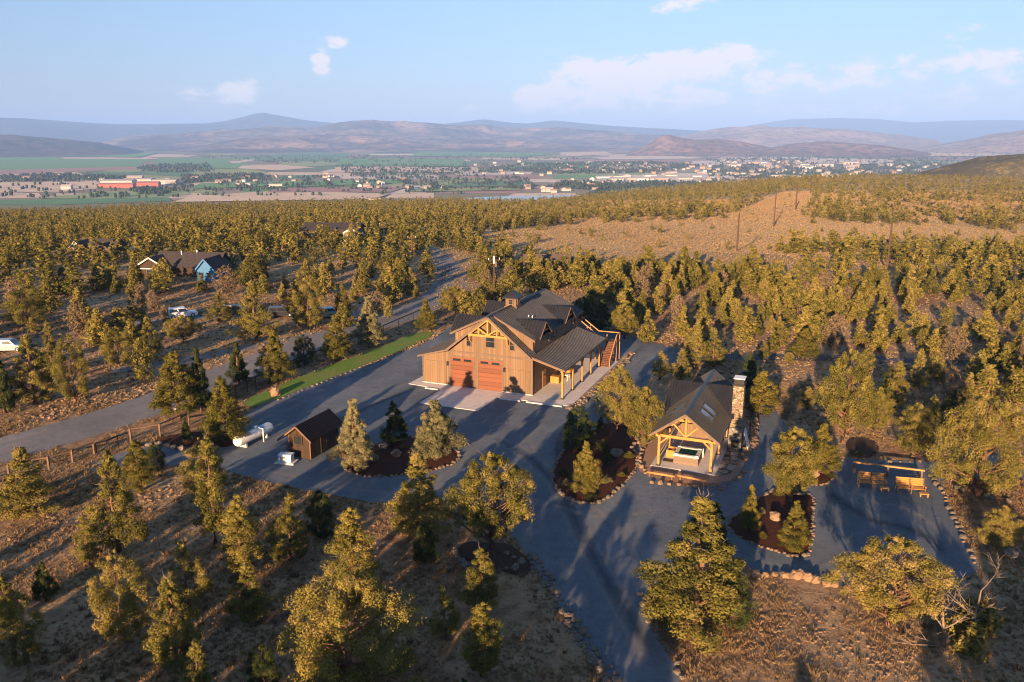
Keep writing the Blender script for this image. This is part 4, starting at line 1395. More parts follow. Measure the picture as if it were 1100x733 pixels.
chim = thing("stone_chimney", "tall tan stone chimney with dark metal cap rising beside the pavilion roof", "chimney", rp(5.45, 6.6, 0.0), -YAW)
MB().bevbox(0.0, 1.25, 0.0, 1.75, 0.0, 2.35, 0.06).build("firebox", M["shaded_stone"], chim)
MB().prism([(0.02, 2.34), (1.23, 2.34), (1.15, 2.75), (0.08, 2.75)], 0.25, 1.7).build("shoulder", M["stone"], chim)
MB().box(0.10, 1.13, 0.45, 1.65, 2.75, 6.55).build("shaft", M["stone"], chim)
cc = MB().box(0.04, 1.19, 0.39, 1.71, 6.55, 6.70).box(0.14, 1.09, 0.49, 1.61, 6.70, 7.24).build("cap", M["black"], chim)
MB().box(0.08, 1.15, 0.43, 1.67, 7.24, 7.32).build("cap_rim", M["white"], cc)
MB().box(0.30, 0.95, -0.02, -0.004, 0.35, 1.15).build("hearth_opening", M["black"], chim)
lp = thing("leaning_panel", "white panel leaning against the right side of the stone chimney", "panel", rp(6.8, 6.9, 0.05), -YAW)
b = MB()
b.add([(0.55, 0.0, 0.0), (0.55, 1.3, 0.0), (0.02, 1.3, 1.95), (0.02, 0.0, 1.95), (0.62, 0.0, 0.02), (0.62, 1.3, 0.02), (0.09, 1.3, 1.97), (0.09, 0.0, 1.97)],
      [(0, 1, 2, 3), (7, 6, 5, 4), (0, 4, 5, 1), (1, 5, 6, 2), (2, 6, 7, 3), (3, 7, 4, 0)])
b.build("board", M["white"], lp)
MB().beam((0.5, 0.06, 0.05), (0.05, 0.06, 1.7), 0.05, 0.06).beam((0.5, 1.24, 0.05), (0.05, 1.24, 1.7), 0.05, 0.06).build("brace", M["trim"], lp)
for lab, q0, q1 in (("golden log rail lying in front of the pavilion, left of the gap", (-0.45, -2.72), (2.1, -2.80)), ("golden log rail lying in front of the pavilion, right of the gap", (2.3, -2.45), (4.95, -2.80))):
    m_ = ((q0[0] + q1[0]) / 2, (q0[1] + q1[1]) / 2)
    lr = thing("log_rail", lab, "log rail", rp(m_[0], m_[1], 0.02), -YAW)
    d0, d1 = Vector((q0[0] - m_[0], q0[1] - m_[1], 0.38)), Vector((q1[0] - m_[0], q1[1] - m_[1], 0.38))
    MB().tube([d0, d0.lerp(d1, 0.5), d1], [0.10, 0.11, 0.095], 8).build("log", M["post"], lr, smooth=True)
    for f in (0.1, 0.9):
        p = d0.lerp(d1, f)
        MB().tube([(p.x, p.y, -0.05), (p.x, p.y, 0.32)], [0.10, 0.09], 8).build("stub_post", M["weathered"], lr)

# ------------------------------------------------------------------ shed, tank, generator
shed_o = at(311, 490)
shed = thing("shed", "small board shed with metal roof, both coloured dark for shade, beside the gravel drive", "shed", shed_o, -YAW)
SW, SL = 2.55, 4.7
MB().prism([(0, 0), (SW, 0), (SW, 2.25), (SW / 2, 3.25), (0, 2.25)], 0, SL).build("wall", M["siding_dark"], shed)
r = MB()
sl_ = 1.0 / (SW / 2)
r.slab((SW + 0.42, -0.45, 2.36 - 0.42 * sl_), (SW + 0.42, SL + 0.4, 2.36 - 0.42 * sl_), (SW / 2, SL + 0.4, 3.38), (SW / 2, -0.45, 3.38), 0.10, 0.3)
r.slab((-0.95, -0.45, 2.36 - 0.85 * sl_), (-0.95, SL + 0.4, 2.36 - 0.85 * sl_), (SW / 2, SL + 0.4, 3.38), (SW / 2, -0.45, 3.38), 0.10, 0.3)
M["shed_roof"] = plain("shaded_shed_roof", (0.008, 0.009, 0.014), 0.8, spec=0.1)  # near-black colour carries the roof's shade
r.build("roof", M["shed_roof"], shed)
k = MB()
k.beam((SW + 0.42, -0.48, 2.26 - 0.42 * sl_), (SW / 2, -0.48, 3.30), 0.05, 0.16).beam((-0.95, -0.48, 2.26 - 0.85 * sl_), (SW / 2, -0.48, 3.30), 0.05, 0.16)
k.build("fascia", M["weathered"], shed)
framed_window(shed, 0.78, 1.58, 1.45, 2.15, 0, fm="siding_dark", mull=False)
MB().box(0.0, 0.12, -0.03, -0.003, 0, 2.3).box(SW - 0.12, SW, -0.03, -0.003, 0, 2.3).build("corner_board", M["weathered"], shed)
dd = MB().box(SW + 0.004, SW + 0.05, 1.6, 2.7, 0.05, 2.0).build("door", M["siding_dark"], shed)
MB().box(SW + 0.052, SW + 0.10, 2.5, 2.56, 0.95, 1.15).build("handle", M["black"], dd)
fw = thing("firewood_stack", "low stack of split firewood under the shed's left eave", "firewood", shed_o + Vector((0, 0, 0)), -YAW)
logs = MB()
rg = random.Random(5)
for i in range(12):
    for j in range(5):
        y = 0.4 + i * 0.26 + 0.13 * (j % 2)
        logs.tube([(-0.62, y, 0.14 + j * 0.22), (-0.10, y, 0.14 + j * 0.22)], [0.11 * rg.uniform(.85, 1.05)] * 2, 7)
o_ = logs.build("split_logs", M["weathered"], fw)
ti = at(263, 481)
tk0, tk1 = Vector((-27.25, 76.0, 0)), Vector((-25.15, 80.55, 0))
td = (tk1 - tk0)
tank = thing("propane_tank", "long white propane tank with blue band lying beside the dark shed", "propane tank", (tk0 + tk1) / 2, math.atan2(td.y, td.x))
L2, R_ = td.length / 2 - 0.3, 0.54
pts, rs = [], []
for i in range(7):
    q = i / 6 * math.pi / 2
    pts.append((-L2 - 0.42 * math.cos(q), 0, 0.86))
    rs.append(max(0.02, R_ * math.sin(q)))
pts2 = [(-p[0], p[1], p[2]) for p in reversed(pts)]
body = MB().tube(pts + pts2, rs + rs[::-1], 24).build("tank_body", M["white"], tank, smooth=True)
MB().tube([(0.75, 0, 0.86), (1.15, 0, 0.86)], [R_ + 0.015] * 2, 24, cap=True).build("band", M["bluepaint"], tank, smooth=False)
MB().tube([(0.35, 0, 1.36), (0.35, 0, 1.58), (0.35, 0, 1.62)], [0.28, 0.27, 0.12], 12).build("valve_dome", M["bluepaint"], tank)
for x in (-1.5, 1.5):
    MB().prism([(-0.45, 0), (0.45, 0), (0.36, 0.55), (-0.36, 0.55)], x - 0.1, x + 0.1, axis="x").build("saddle", M["concrete"], tank)
MB().tube([(0.45, -0.85, 0), (0.45, -0.85, 1.45)], [0.06, 0.06], 8).beam((0.45, -0.85, 1.35), (0.40, -0.3, 1.5), 0.05, 0.05).build("riser_pipe", M["white"], tank)
gen_o = at(308, 497)
gen = thing("generator", "pale blue-white standby generator on a small pad by the shed", "generator", gen_o, -0.18)
MB().bevbox(-0.95, 0.95, -0.6, 0.6, 0.0, 0.16, 0.02).build("pad", M["concrete"], gen)
g = MB().bevbox(-0.62, 0.62, -0.38, 0.38, 0.17, 0.78, 0.04).build("enclosure", M["genset"], gen)
MB().prism([(-0.42, 0.80), (0.42, 0.80), (0.36, 0.93), (-0.36, 0.93)], -0.67, 0.67, axis="x").build("lid", M["genset"], gen)
for k in range(5):
    MB().box(-0.5, 0.1, -0.392, -0.381, 0.28 + k * 0.09, 0.32 + k * 0.09).build("louver_slot", M["trim"], g)

# ------------------------------------------------------------------ court: benches and hitching rail
for lab, px, lit in (("brown double wooden bench on the gravel court, left one of the pair", (936, 523), 0), ("golden double wooden bench on the gravel court, right one of the pair", (977.5, 529), 1)):
    b0 = at(*px)
    bn = thing("double_bench", lab, "bench", b0, -0.20)
    wood = M["timber"] if lit else M["post"]  # sunlit bench gets golden timber, its light put into the colour
    for cx_ in (-0.56, 0.56):
        bk = MB()
        for k in range(4):
            bk.box(cx_ - 0.5, cx_ + 0.5, 0.36 + k * 0.03, 0.40 + k * 0.03, 0.52 + k * 0.17, 0.67 + k * 0.17)
        bk.build("backrest", wood, bn)
        se = MB()
        for k in range(4):
            se.box(cx_ - 0.5, cx_ + 0.5, -0.30 + k * 0.165, -0.15 + k * 0.165, 0.42, 0.46)
        se.build("seat", wood, bn)
    for x in (-1.12, 0.0, 1.12):
        MB().box(x - 0.045, x + 0.045, -0.34, -0.25, 0.0, 0.68).build("leg", M["weathered"], bn)
        MB().beam((x, 0.32, 0.0), (x, 0.50, 1.22), 0.09, 0.09).build("leg", M["weathered"], bn)
        MB().box(x - 0.06, x + 0.06, -0.40, 0.36, 0.68, 0.72).build("armrest", wood, bn)
    MB().box(0.52, 1.30, -0.95, -0.55, 0.28, 0.33).box(0.58, 0.66, -0.92, -0.6, 0, 0.28).box(1.16, 1.24, -0.92, -0.6, 0, 0.28).build("footrest", wood, bn)
h0, h1 = at(917.5, 508), at(989, 517)
hd = h1 - h0
hit = thing("hitching_rail", "long wooden hitching rail standing behind the two benches", "hitching rail", h0, math.atan2(hd.y, hd.x))
MB().beam((-0.2, 0, 1.05), (hd.length + 0.2, 0, 1.05), 0.17, 0.14).build("rail", M["post"], hit)
for f in (0, 0.5, 1):
    MB().box(hd.length * f - 0.09, hd.length * f + 0.09, -0.09, 0.09, 0, 0.98).build("post", M["weathered"], hit)
pl = thing("plank_ramp", "grey plank leaning on the right end of the hitching rail", "plank", at(984, 517), 0.3)
MB().beam((0, -0.6, 0.03), (0.05, 0.3, 0.75), 0.3, 0.05).build("board", M["deadwood"], pl)

# ------------------------------------------------------------------ fences
def rail_fence(name, label, pts, h=1.35, rails=(1.3,), wire=(0.3, 0.6, 0.9), pw=0.16, mat="weathered", rail_mat=None, brace=True):
    o = thing(name, label, "fence", pts[0])
    L = [Vector((p.x - pts[0].x, p.y - pts[0].y, 0)) for p in pts]
    for p in L:
        MB().box(p.x - pw / 2, p.x + pw / 2, p.y - pw / 2, p.y + pw / 2, 0, h).build("post", M[mat], o)
    for z in rails:
        for a, b in zip(L, L[1:]):
            MB().beam(a + Vector((0, 0, z)), b + Vector((0, 0, z)), 0.13, 0.13).build("rail", M[rail_mat or mat], o)
    if wire:
        wr = MB()
        for a, b in zip(L, L[1:]):
            for z in wire:
                wr.tube([a + Vector((0, 0, z)), b + Vector((0, 0, z))], [0.012, 0.012], 4, cap=False)
            k = int((b - a).length / 0.5)
            for i in range(1, k):
                q = a.lerp(b, i / k)
                wr.tube([q + Vector((0, 0, 0.05)), q + Vector((0, 0, max(wire)))], [0.008, 0.008], 3, cap=False)
        wr.build("wire_mesh", M["black"], o)
    return o


FENCE_PX = [(254, 428), (266, 421), (275, 417), (290, 410), (303, 404), (316, 398), (328, 393), (340, 388), (356, 382), (373, 376), (385, 371), (397, 366), (412, 359.5), (428, 352), (444, 345), (458, 339)]
rail_fence("wire_fence", "dark post and wire fence running between the lawn strip and the gravel road", [at(*p) for p in FENCE_PX], 1.5, (1.42,), (0.3, 0.6, 0.9, 1.2), 0.10, "black")
rail_fence("timber_fence", "brown timber rail fence with wire at the lower left, left of the gate", [at(*p) for p in ((-40, 528), (10, 512), (53, 505), (78.5, 497.5), (101.5, 488.5))], 1.35, (1.25,), (0.3, 0.6, 0.9))
rail_fence("timber_fence", "brown timber rail fence right of the drive gate", [at(*p) for p in ((141, 476), (172.5, 470.5), (203, 457))], 1.55, (1.48,), (0.3, 0.65, 1.0))
rail_fence("drive_gate", "thin dark wire gate between two timber fences at the left drive entrance", [at(*p) for p in ((104, 487.5), (115, 485), (127.5, 479.5), (138, 476))], 1.15, (1.1,), (0.25, 0.5, 0.75), 0.06, "black")
mb_o = at(190, 446)
ml = thing("sign_post", "small white board on a post beside the left fence end", "sign", mb_o)
MB().box(-0.05, 0.05, -0.05, 0.05, 0, 0.8).build("post", M["weathered"], ml)
MB().box(-0.28, 0.28, -0.09, -0.055, 0.55, 1.15).build("board", M["white"], ml)

# ------------------------------------------------------------------ utility poles
M["polewood"] = plain("creosote_pole_wood", (0.075, 0.042, 0.030), 0.9)
def pole(px, ty, label, arm=True, metal=False, frame=False, cat="utility pole"):
    p = at(*px)
    h_ = height_to(p, ty)
    sc_ = max(1.0, p.length / 330.0)
    o = thing("utility_pole", label, cat, p, 0.2)
    m_ = M["white"] if metal else M["polewood"]
    r_ = (0.17 if p.length < 200 else 0.26) * sc_
    MB().tube([(0, 0, -0.2), (0, 0, h_)], [r_, r_ * 0.72], 8).build("pole", m_, o)
    if arm:
        MB().box(-1.15 * sc_, 1.15 * sc_, -0.07 * sc_, 0.07 * sc_, h_ - 0.7, h_ - 0.7 + 0.16 * sc_).build("crossarm", m_, o)
        for x in (-1.0, 0, 1.0):
            MB().tube([(x * sc_, 0, h_ - 0.55), (x * sc_, 0, h_ - 0.2)], [0.06 * sc_, 0.05 * sc_], 6).build("insulator", M["white"], o)
    if frame:
        MB().tube([(3.2, 0, -0.2), (3.2, 0, h_)], [r_, r_ * 0.72], 8).build("pole", m_, o)
        MB().box(-1.6, 4.8, -0.12, 0.12, h_ - 1.4, h_ - 1.1).build("crossarm", m_, o)
    return o


p1 = pole((531, 324), 276, "grey utility pole with white sleeve standing just behind the barn")
MB().tube([(0, 0, 7.2), (0, 0, 8.6)], [0.20, 0.20], 10).build("sleeve", M["concrete"], p1)
MB().tube([(0.35, -0.1, 6.6), (0.35, -0.1, 7.6)], [0.2, 0.2], 10).build("transformer", M["trim"], p1)
pole((443, 275), 253, "brown utility pole among junipers beside the far bend of the gravel road")
pole((411, 252), 239, "small utility pole in the wood left of the road bend", True)
pole((791.5, 270), 229, "tall dark pole standing alone in the open dry meadow", False)
pole((952.5, 291), 239, "tall dark pole among scattered junipers right of the meadow", False)
pole((831, 244), 205, "dark pole at the lower end of the cleared power line strip", False)
pole((854.5, 226), 197, "dark pole midway along the cleared power line strip", False)
pole((870.5, 208), 190, "dark pole at the far end of the cleared power line strip", False)
pole((1047.5, 185), 171, "white steel power pole on the right skyline, left one", False, True)
pole((1083, 186), 171, "white steel power pole on the right skyline beside the pale building", False, True)


# ------------------------------------------------------------------ vehicles
def car(px, rz, label, cat, paint, L=4.7, Wd=1.9, H=1.75, wagon=True):
    p = at(*px)
    o = thing("parked_car", label, cat, p, rz)
    m_ = plain("car_paint_" + label.split()[0], paint, 0.3, 0.1, 0.6, var=0.04)
    x0, x1 = -L / 2, L / 2
    b = MB()
    b.prism([(x0 + 0.05, 0.42), (x0, 0.75), (x0 + 0.06, 1.02), (x1 - 1.15, 1.02), (x1 - 0.15, 0.92), (x1, 0.72), (x1 - 0.04, 0.40), (x1 - 0.5, 0.28), (x0 + 0.5, 0.28)], -Wd / 2, Wd / 2)
    rear = x0 + (0.25 if wagon else 1.0)
    w2 = Wd / 2 - 0.18
    g0 = [(x0 + 0.08, -Wd / 2 + 0.04), (x1 - 1.2, -Wd / 2 + 0.04), (x1 - 1.2, Wd / 2 - 0.04), (x0 + 0.08, Wd / 2 - 0.04)]
    g1 = [(rear, -w2), (x1 - 1.95, -w2), (x1 - 1.95, w2), (rear, w2)]
    b.add([(q[0], q[1], 1.015) for q in g0] + [(q[0], q[1], H) for q in g1], [(0, 1, 5, 4), (1, 2, 6, 5), (2, 3, 7, 6), (3, 0, 4, 7), (4, 5, 6, 7)])
    b.build("body", m_, o)
    lerp = lambda a, c, t: tuple(a[i] + (c[i] - a[i]) * t for i in range(3))
    A = [(q[0], q[1], 1.015) for q in g0]
    B = [(q[0], q[1], H) for q in g1]
    cen = Vector(((x0 + x1) / 2 - 0.3, 0, 1.35))
    for (i, j, s0, s1) in ((0, 1, 0.06, 0.46), (0, 1, 0.52, 0.94), (1, 2, 0.06, 0.94), (2, 3, 0.06, 0.48), (2, 3, 0.54, 0.94), (3, 0, 0.08, 0.92)):
        q = [lerp(lerp(A[i], A[j], s), lerp(B[i], B[j], s), t_) for s, t_ in ((s0, 0.14), (s1, 0.14), (s1, 0.86), (s0, 0.86))]
        n_ = (Vector(q[1]) - Vector(q[0])).cross(Vector(q[3]) - Vector(q[0])).normalized()
        q2 = [tuple(Vector(v) + n_ * 0.012) for v in q]
        q1 = [tuple(Vector(v) - n_ * 0.02) for v in q]
        MB().add(q1 + q2, [(4, 5, 6, 7), (0, 4, 7, 3), (1, 2, 6, 5), (0, 1, 5, 4), (3, 7, 6, 2)]).build("window", M["glass"], o)
    for x in (x0 + 0.85, x1 - 0.9):
        for s in (-1, 1):
            w = MB().tube([(x, s * (Wd / 2 - 0.2), 0.36), (x, s * (Wd / 2 + 0.02), 0.36)], [0.36, 0.36], 16).build("wheel", M["black"], o)
            MB().tube([(x, s * (Wd / 2 + 0.021), 0.36), (x, s * (Wd / 2 + 0.035), 0.36)], [0.2, 0.18], 12).build("rim", M["genset"], w)
    for s in (-1, 1):
        MB().box(x1 - 0.06, x1 + 0.012, s * (Wd / 2 - 0.3) - 0.18, s * (Wd / 2 - 0.3) + 0.18, 0.70, 0.84).build("headlight", M["white"], o)
    return o


car((196, 341), 0.55, "white sport utility vehicle parked among junipers below the blue house", "car", (0.78, 0.78, 0.78), 4.9)
car((255, 338), 0.1, "dark car parked behind a juniper left of the white barn road", "car", (0.03, 0.035, 0.045), 4.6)
car((303, 340), 0.2, "black car half hidden in the shade behind two junipers", "car", (0.02, 0.02, 0.024), 4.6)
car((345, 341), 0.15, "cream pickup truck parked behind junipers above the lawn strip", "truck", (0.42, 0.36, 0.28), 5.2, 1.95, 1.75)
car((356, 340), 0.35, "light blue car parked at the right end of the row above the lawn", "car", (0.12, 0.34, 0.60), 4.3, 1.8, 1.6)
car((11, 377), 0.15, "pale blue car partly hidden by junipers at the left edge", "car", (0.26, 0.36, 0.42), 4.6)


# ------------------------------------------------------------------ neighbouring houses
def gable(o, x0, x1, y0, y1, eave, ridge, along, wall, roofm, trim=None, over=0.6):
    """one gabled block of a house; along: the axis of its ridge"""
    mb, rf_ = MB(), MB()
    if along == "x":
        c_ = (y0 + y1) / 2
        mb.prism([(y0, -0.3), (y1, -0.3), (y1, eave), (c_, ridge), (y0, eave)], x0, x1, axis="x")
        k = (ridge - eave) / ((y1 - y0) / 2)
        for ys, s in ((y0, -1), (y1, 1)):
            rf_.slab((x0 - over, ys + s * over, eave - over * k + 0.12), (x1 + over, ys + s * over, eave - over * k + 0.12), (x1 + over, c_, ridge + 0.12), (x0 - over, c_, ridge + 0.12), 0.15)
    else:
        c_ = (x0 + x1) / 2
        mb.prism([(x0, -0.3), (x1, -0.3), (x1, eave), (c_, ridge), (x0, eave)], y0, y1, axis="y")
        k = (ridge - eave) / ((x1 - x0) / 2)
        for xs, s in ((x0, -1), (x1, 1)):
            rf_.slab((xs + s * over, y0 - over, eave - over * k + 0.12), (xs + s * over, y1 + over, eave - over * k + 0.12), (c_, y1 + over, ridge + 0.12), (c_, y0 - over, ridge + 0.12), 0.15)
        if trim:
            tb2 = MB()
            for xs, s in ((x0, -1), (x1, 1)):
                tb2.beam((xs + s * over, y0 - over - 0.06, eave - over * k), (c_, y0 - over - 0.06, ridge + 0.02), 0.1, 0.42)
            tb2.build("gable_trim", trim, o)
    mb.build("wall", wall, o)
    rf_.build("roof", roofm, o)


M["bluewall"] = plain("bright_blue_paint", (0.030, 0.145, 0.33), 0.6, var=0.12)
M["tanwall"] = plain("tan_stucco", (0.36, 0.26, 0.18), 0.85)
M["shingle"] = mottled("brown_shingle_roof", [(0.3, (0.07, 0.05, 0.042)), (0.7, (0.12, 0.088, 0.072))], 1.5, 0.9, 5)
M["shingle_dark"] = mottled("dark_shingle_roof", [(0.3, (0.032, 0.028, 0.03)), (0.7, (0.055, 0.048, 0.05))], 1.5, 0.85, 5)
hp = at(190, 299)
bh = thing("blue_house", "blue house with dark roof and white trimmed gables in the left woods", "house", hp, -0.12)
gable(bh, -9, 12.0, 3.0, 13.0, 3.2, 6.9, "x", M["siding_dark"], M["shingle_dark"])
gable(bh, -13.5, -2.5, -0.5, 8.0, 3.0, 6.2, "y", M["siding_dark"], M["shingle_dark"], M["greywall"], 0.8)  # shadow on this gable face is put into its dark boards
gable(bh, 8.4, 14.0, -3.2, 8.0, 3.4, 6.4, "y", M["bluewall"], M["shingle_dark"], M["bluewall"], 0.6)
MB().box(-12.8, -3.2, -1.40, -1.24, 2.8, 3.1).build("gable_beam", M["greywall"], bh)
for x in (9.0, 11.7):
    framed_window(bh, x, x + 1.6, 0.6, 2.4, -3.2, fm="bluewall")
framed_window(bh, -9.4, -6.6, 0.8, 2.4, -0.5, fm="trim")
MB().tube([(-1.5, 7, 5.6), (-1.5, 7, 7.4)], [0.16, 0.16], 8).build("flue", M["white"], bh)
MB().tube([(3.2, 8, 6.0), (3.2, 8, 7.6)], [0.22, 0.2], 8).build("flue", M["white"], bh)
bh.scale = (0.70, 0.70, 0.72)
th = thing("brown_house", "brown house with tan gables and dark roof behind the blue house", "house", at(96, 275), -0.2)
gable(th, -6, 10, 3, 12, 3.0, 6.0, "x", M["shingle"], M["shingle_dark"])
gable(th, -8.5, -2, -1, 8, 3.0, 5.8, "y", M["tanwall"], M["shingle_dark"], M["greywall"])
gable(th, 4, 10, 0, 8, 2.8, 5.2, "y", M["shingle"], M["shingle_dark"], M["shingle"])
framed_window(th, -6.2, -4.4, 0.9, 2.3, -1.0, fm="greywall")
th.scale = (0.62, 0.62, 0.66)
wh = thing("white_house", "long low white house with a black flat roof beyond the left woods", "house", at(357, 259), -0.05)
gable(wh, -9, 8, 0, 9, 3.6, 5.2, "x", M["siding_dark"], M["shingle_dark"])
gable(wh, 4, 9, -2.2, 4, 3.2, 4.6, "y", M["greywall"], M["shingle_dark"])
framed_window(wh, 5.8, 7.4, 1.2, 2.6, -2.2, fm="trim")
framed_window(wh, -7.0, -4.5, 1.0, 2.6, 0.0, fm="trim")
rh = thing("brown_roof_house", "house with reddish brown roof and pale walls in the woods behind the barn", "house", at(588, 296), 0.05)
gable(rh, -8, 8, 0, 9, 3.3, 6.4, "x", M["tanwall"], M["shingle"])
gable(rh, -4.5, -1.0, -1.6, 4, 3.2, 5.0, "y", M["tanwall"], M["shingle"])
framed_window(rh, 2.0, 4.0, 1.0, 2.4, 0.0, fm="white")
rh.scale = (0.62, 0.6, 0.68)
ph = thing("pale_building", "pale industrial building on the right skyline beside the steel power poles", "building", at(1088, 186), 0.0)
MB().box(-14, 40, 0, 30, -1, 9).build("wall", M["greywall"], ph)
MB().box(-20, -15, 2, 20, -1, 4).build("annex", M["white"], ph)
MB().box(-14.4, 40.4, -0.4, 30.4, 9, 9.8).build("roof", M["greywall"], ph)
for k in range(4):
    framed_window(ph, -10 + k * 11, -5 + k * 11, 3, 6, 0.0, fm="tanwall")
ph.scale = (0.6, 0.6, 0.7)
# ------------------------------------------------------------------ trees
def tree_shape(seed, H, R, cb, kind, n_cl, per, leaf, cr, gap=0.3, twigs=0, limbs=26, trunk_r=0.16, lean=0.0):
    """returns crown (V, F, tint) and a trunk MB. kind: cone | round | column | spread"""
    rg = np.random.default_rng(seed)

    def prof(t):
        if kind == "cone":
            return np.minimum(1, 0.45 + 3.2 * t) * (1 - t) ** 0.95 + 0.05
        if kind == "column":
            return np.minimum(1, 0.55 + 2.0 * t) * (1 - t ** 2.4) ** 0.8 + 0.04
        if kind == "spread":
            return np.minimum(1, 0.55 + 1.2 * t) * (1 - t ** 3.2) ** 0.7
        return np.sqrt(np.clip(1 - (1.75 * (t - 0.40)) ** 2, 0.02, 1))
    t = []
    while len(t) < n_cl:
        q = rg.random()
        if rg.random() < prof(np.array(q)) ** 1.1 + 0.14:
            t.append(q)
    t = np.array(t)
    a = rg.random(n_cl) * 2 * np.pi
    u = np.sqrt(rg.uniform(0.22, 1.0, n_cl))
    ph = rg.random(6) * 6.28
    lobe = 1 + 0.20 * np.sin(2 * a + ph[0] + 2.5 * t) + 0.15 * np.sin(3 * a + ph[1] - 5 * t) + 0.14 * np.sin(5 * a + ph[2] + 9 * t)
    r = R * prof(t) * u * lobe
    keep = np.sin(3 * a + ph[3] + 6 * t) * np.sin(8 * t + ph[4] + a) > -1 + gap
    t, a, r, u = t[keep], a[keep], r[keep], u[keep]
    H0 = H * cb
    cz = H0 + (H - H0) * t - 0.10 * r
    top_n = max(3, n_cl // 14)
    t[:top_n], r[:top_n] = np.linspace(0.84, 1.0, top_n) if kind in ("cone", "column") else t[:top_n], r[:top_n] * (0.25 if kind in ("cone", "column") else 1)
    cz = H0 + (H - H0) * t - 0.10 * r
    lx = lean * (cz / H) ** 1.5 * R
    C = np.stack([r * np.cos(a) + lx, r * np.sin(a), cz], -1)
    n = len(C)
    rr = cr * rg.uniform(0.65, 1.3, n) * (0.36 + 0.80 * prof(t))
    tint_c = np.clip(rg.normal(0.50, 0.22, n) + 0.16 * (t - 0.5), 0, 1)
    N = n * per
    d = rg.normal(size=(N, 3))
    d /= np.linalg.norm(d, axis=1)[:, None]
    ci = np.repeat(np.arange(n), per)
    P = C[ci] + d * (rr[ci] * rg.uniform(0.55, 1.08, N))[:, None] * np.array([1.0, 1.0, 0.98])
    nrm = d + rg.normal(size=(N, 3)) * 0.42 + np.array([0, 0, 0.15])
    nrm /= np.linalg.norm(nrm, axis=1)[:, None]
    tv = np.cross(nrm, rg.normal(size=(N, 3)))
    tv /= np.linalg.norm(tv, axis=1)[:, None] + 1e-9
    bv = np.cross(nrm, tv)
    s = (leaf * rg.uniform(0.6, 1.35, N))[:, None]
    V = np.stack([P - tv * s, P + bv * s * 0.55, P + tv * s, P - bv * s * 0.55], 1).reshape(-1, 3)
    F = np.arange(N * 4).reshape(-1, 4)
    tint = np.repeat(np.clip(tint_c[ci] + rg.normal(0, 0.09, N), 0, 1), 4)
    mb = MB()
    pts, rs = [], []
    top = H * (0.88 if kind != "spread" else 0.7)
    wob = rg.normal(size=(6, 2)) * 0.05 * R
    for i in range(6):
        q = i / 5
        pts.append((wob[i][0] * (i > 0) + lean * q ** 1.5 * R * 0.8, wob[i][1] * (i > 0), q * top - 0.15 * (i == 0)))
        rs.append(trunk_r * (1.45 if i == 0 else 1.0) * (1 - 0.85 * q) + 0.012)
    mb.tube(pts, rs, 7)
    order = rg.permutation(n)[:limbs]
    for k in order:
        e = C[k]
        z0 = max(H * 0.08, e[2] - 0.55 * math.hypot(e[0], e[1]) - 0.3)
        q = min(1, z0 / top)
        j = min(4, int(q * 5))
        f = q * 5 - j
        s0 = [pts[j][m] * (1 - f) + pts[j + 1][m] * f for m in range(3)]
        m_ = [(s0[0] * 0.5 + e[0] * 0.5), (s0[1] * 0.5 + e[1] * 0.5), s0[2] * 0.62 + e[2] * 0.38]
        r0 = max(0.02, trunk_r * 0.42 * (1 - 0.7 * q))
        mb.tube([s0, m_, tuple(e)], [r0, r0 * 0.7, r0 * 0.3], 5, cap=False)
    tw = MB()
    for k in range(twigs):
        e = C[rg.integers(n)]
        b = Vector(tuple(e * np.array([0.75, 0.75, 1.0])))
        for _ in range(5):
            v = Vector(rg.normal(size=3)) + Vector((e[0], e[1], 0.6)) * 0.5
            v = v.normalized() * rg.uniform(0.5, 1.1)
            mb.tube([b, b + v * 0.6 + Vector(rg.normal(size=3)) * 0.06, b + v], [0.022, 0.016, 0.006], 3, mi=1, cap=False)
    return V, F, tint, mb, tw


class Proto:
    pass


def proto(seed, H, R, cb, kind, n_cl, per, leaf, cr, leaf_mat="juniper", bark="bark", **k):
    p = Proto()
    V, F, tint, mb, tw = tree_shape(seed, H, R, cb, kind, n_cl, per, leaf, cr, **k)
    p.H, p.R = H, float(np.percentile(np.hypot(V[:, 0], V[:, 1]), 93))
    p.top = float(V[:, 2].max())
    p.V, p.F, p.tint, p.mb, p.tw = V, F, tint, mb, tw
    p.leaf_mat, p.bark = leaf_mat, bark
    p.crown = None
    return p


def proto_objects(p):
    if p.crown is None:
        p.crown = np_mesh("crown", p.V, p.F, M[p.leaf_mat], p.tint)
        p.trunk = p.mb.mesh("trunk", [M[p.bark], M["deadwood"]], smooth=True)
    return p


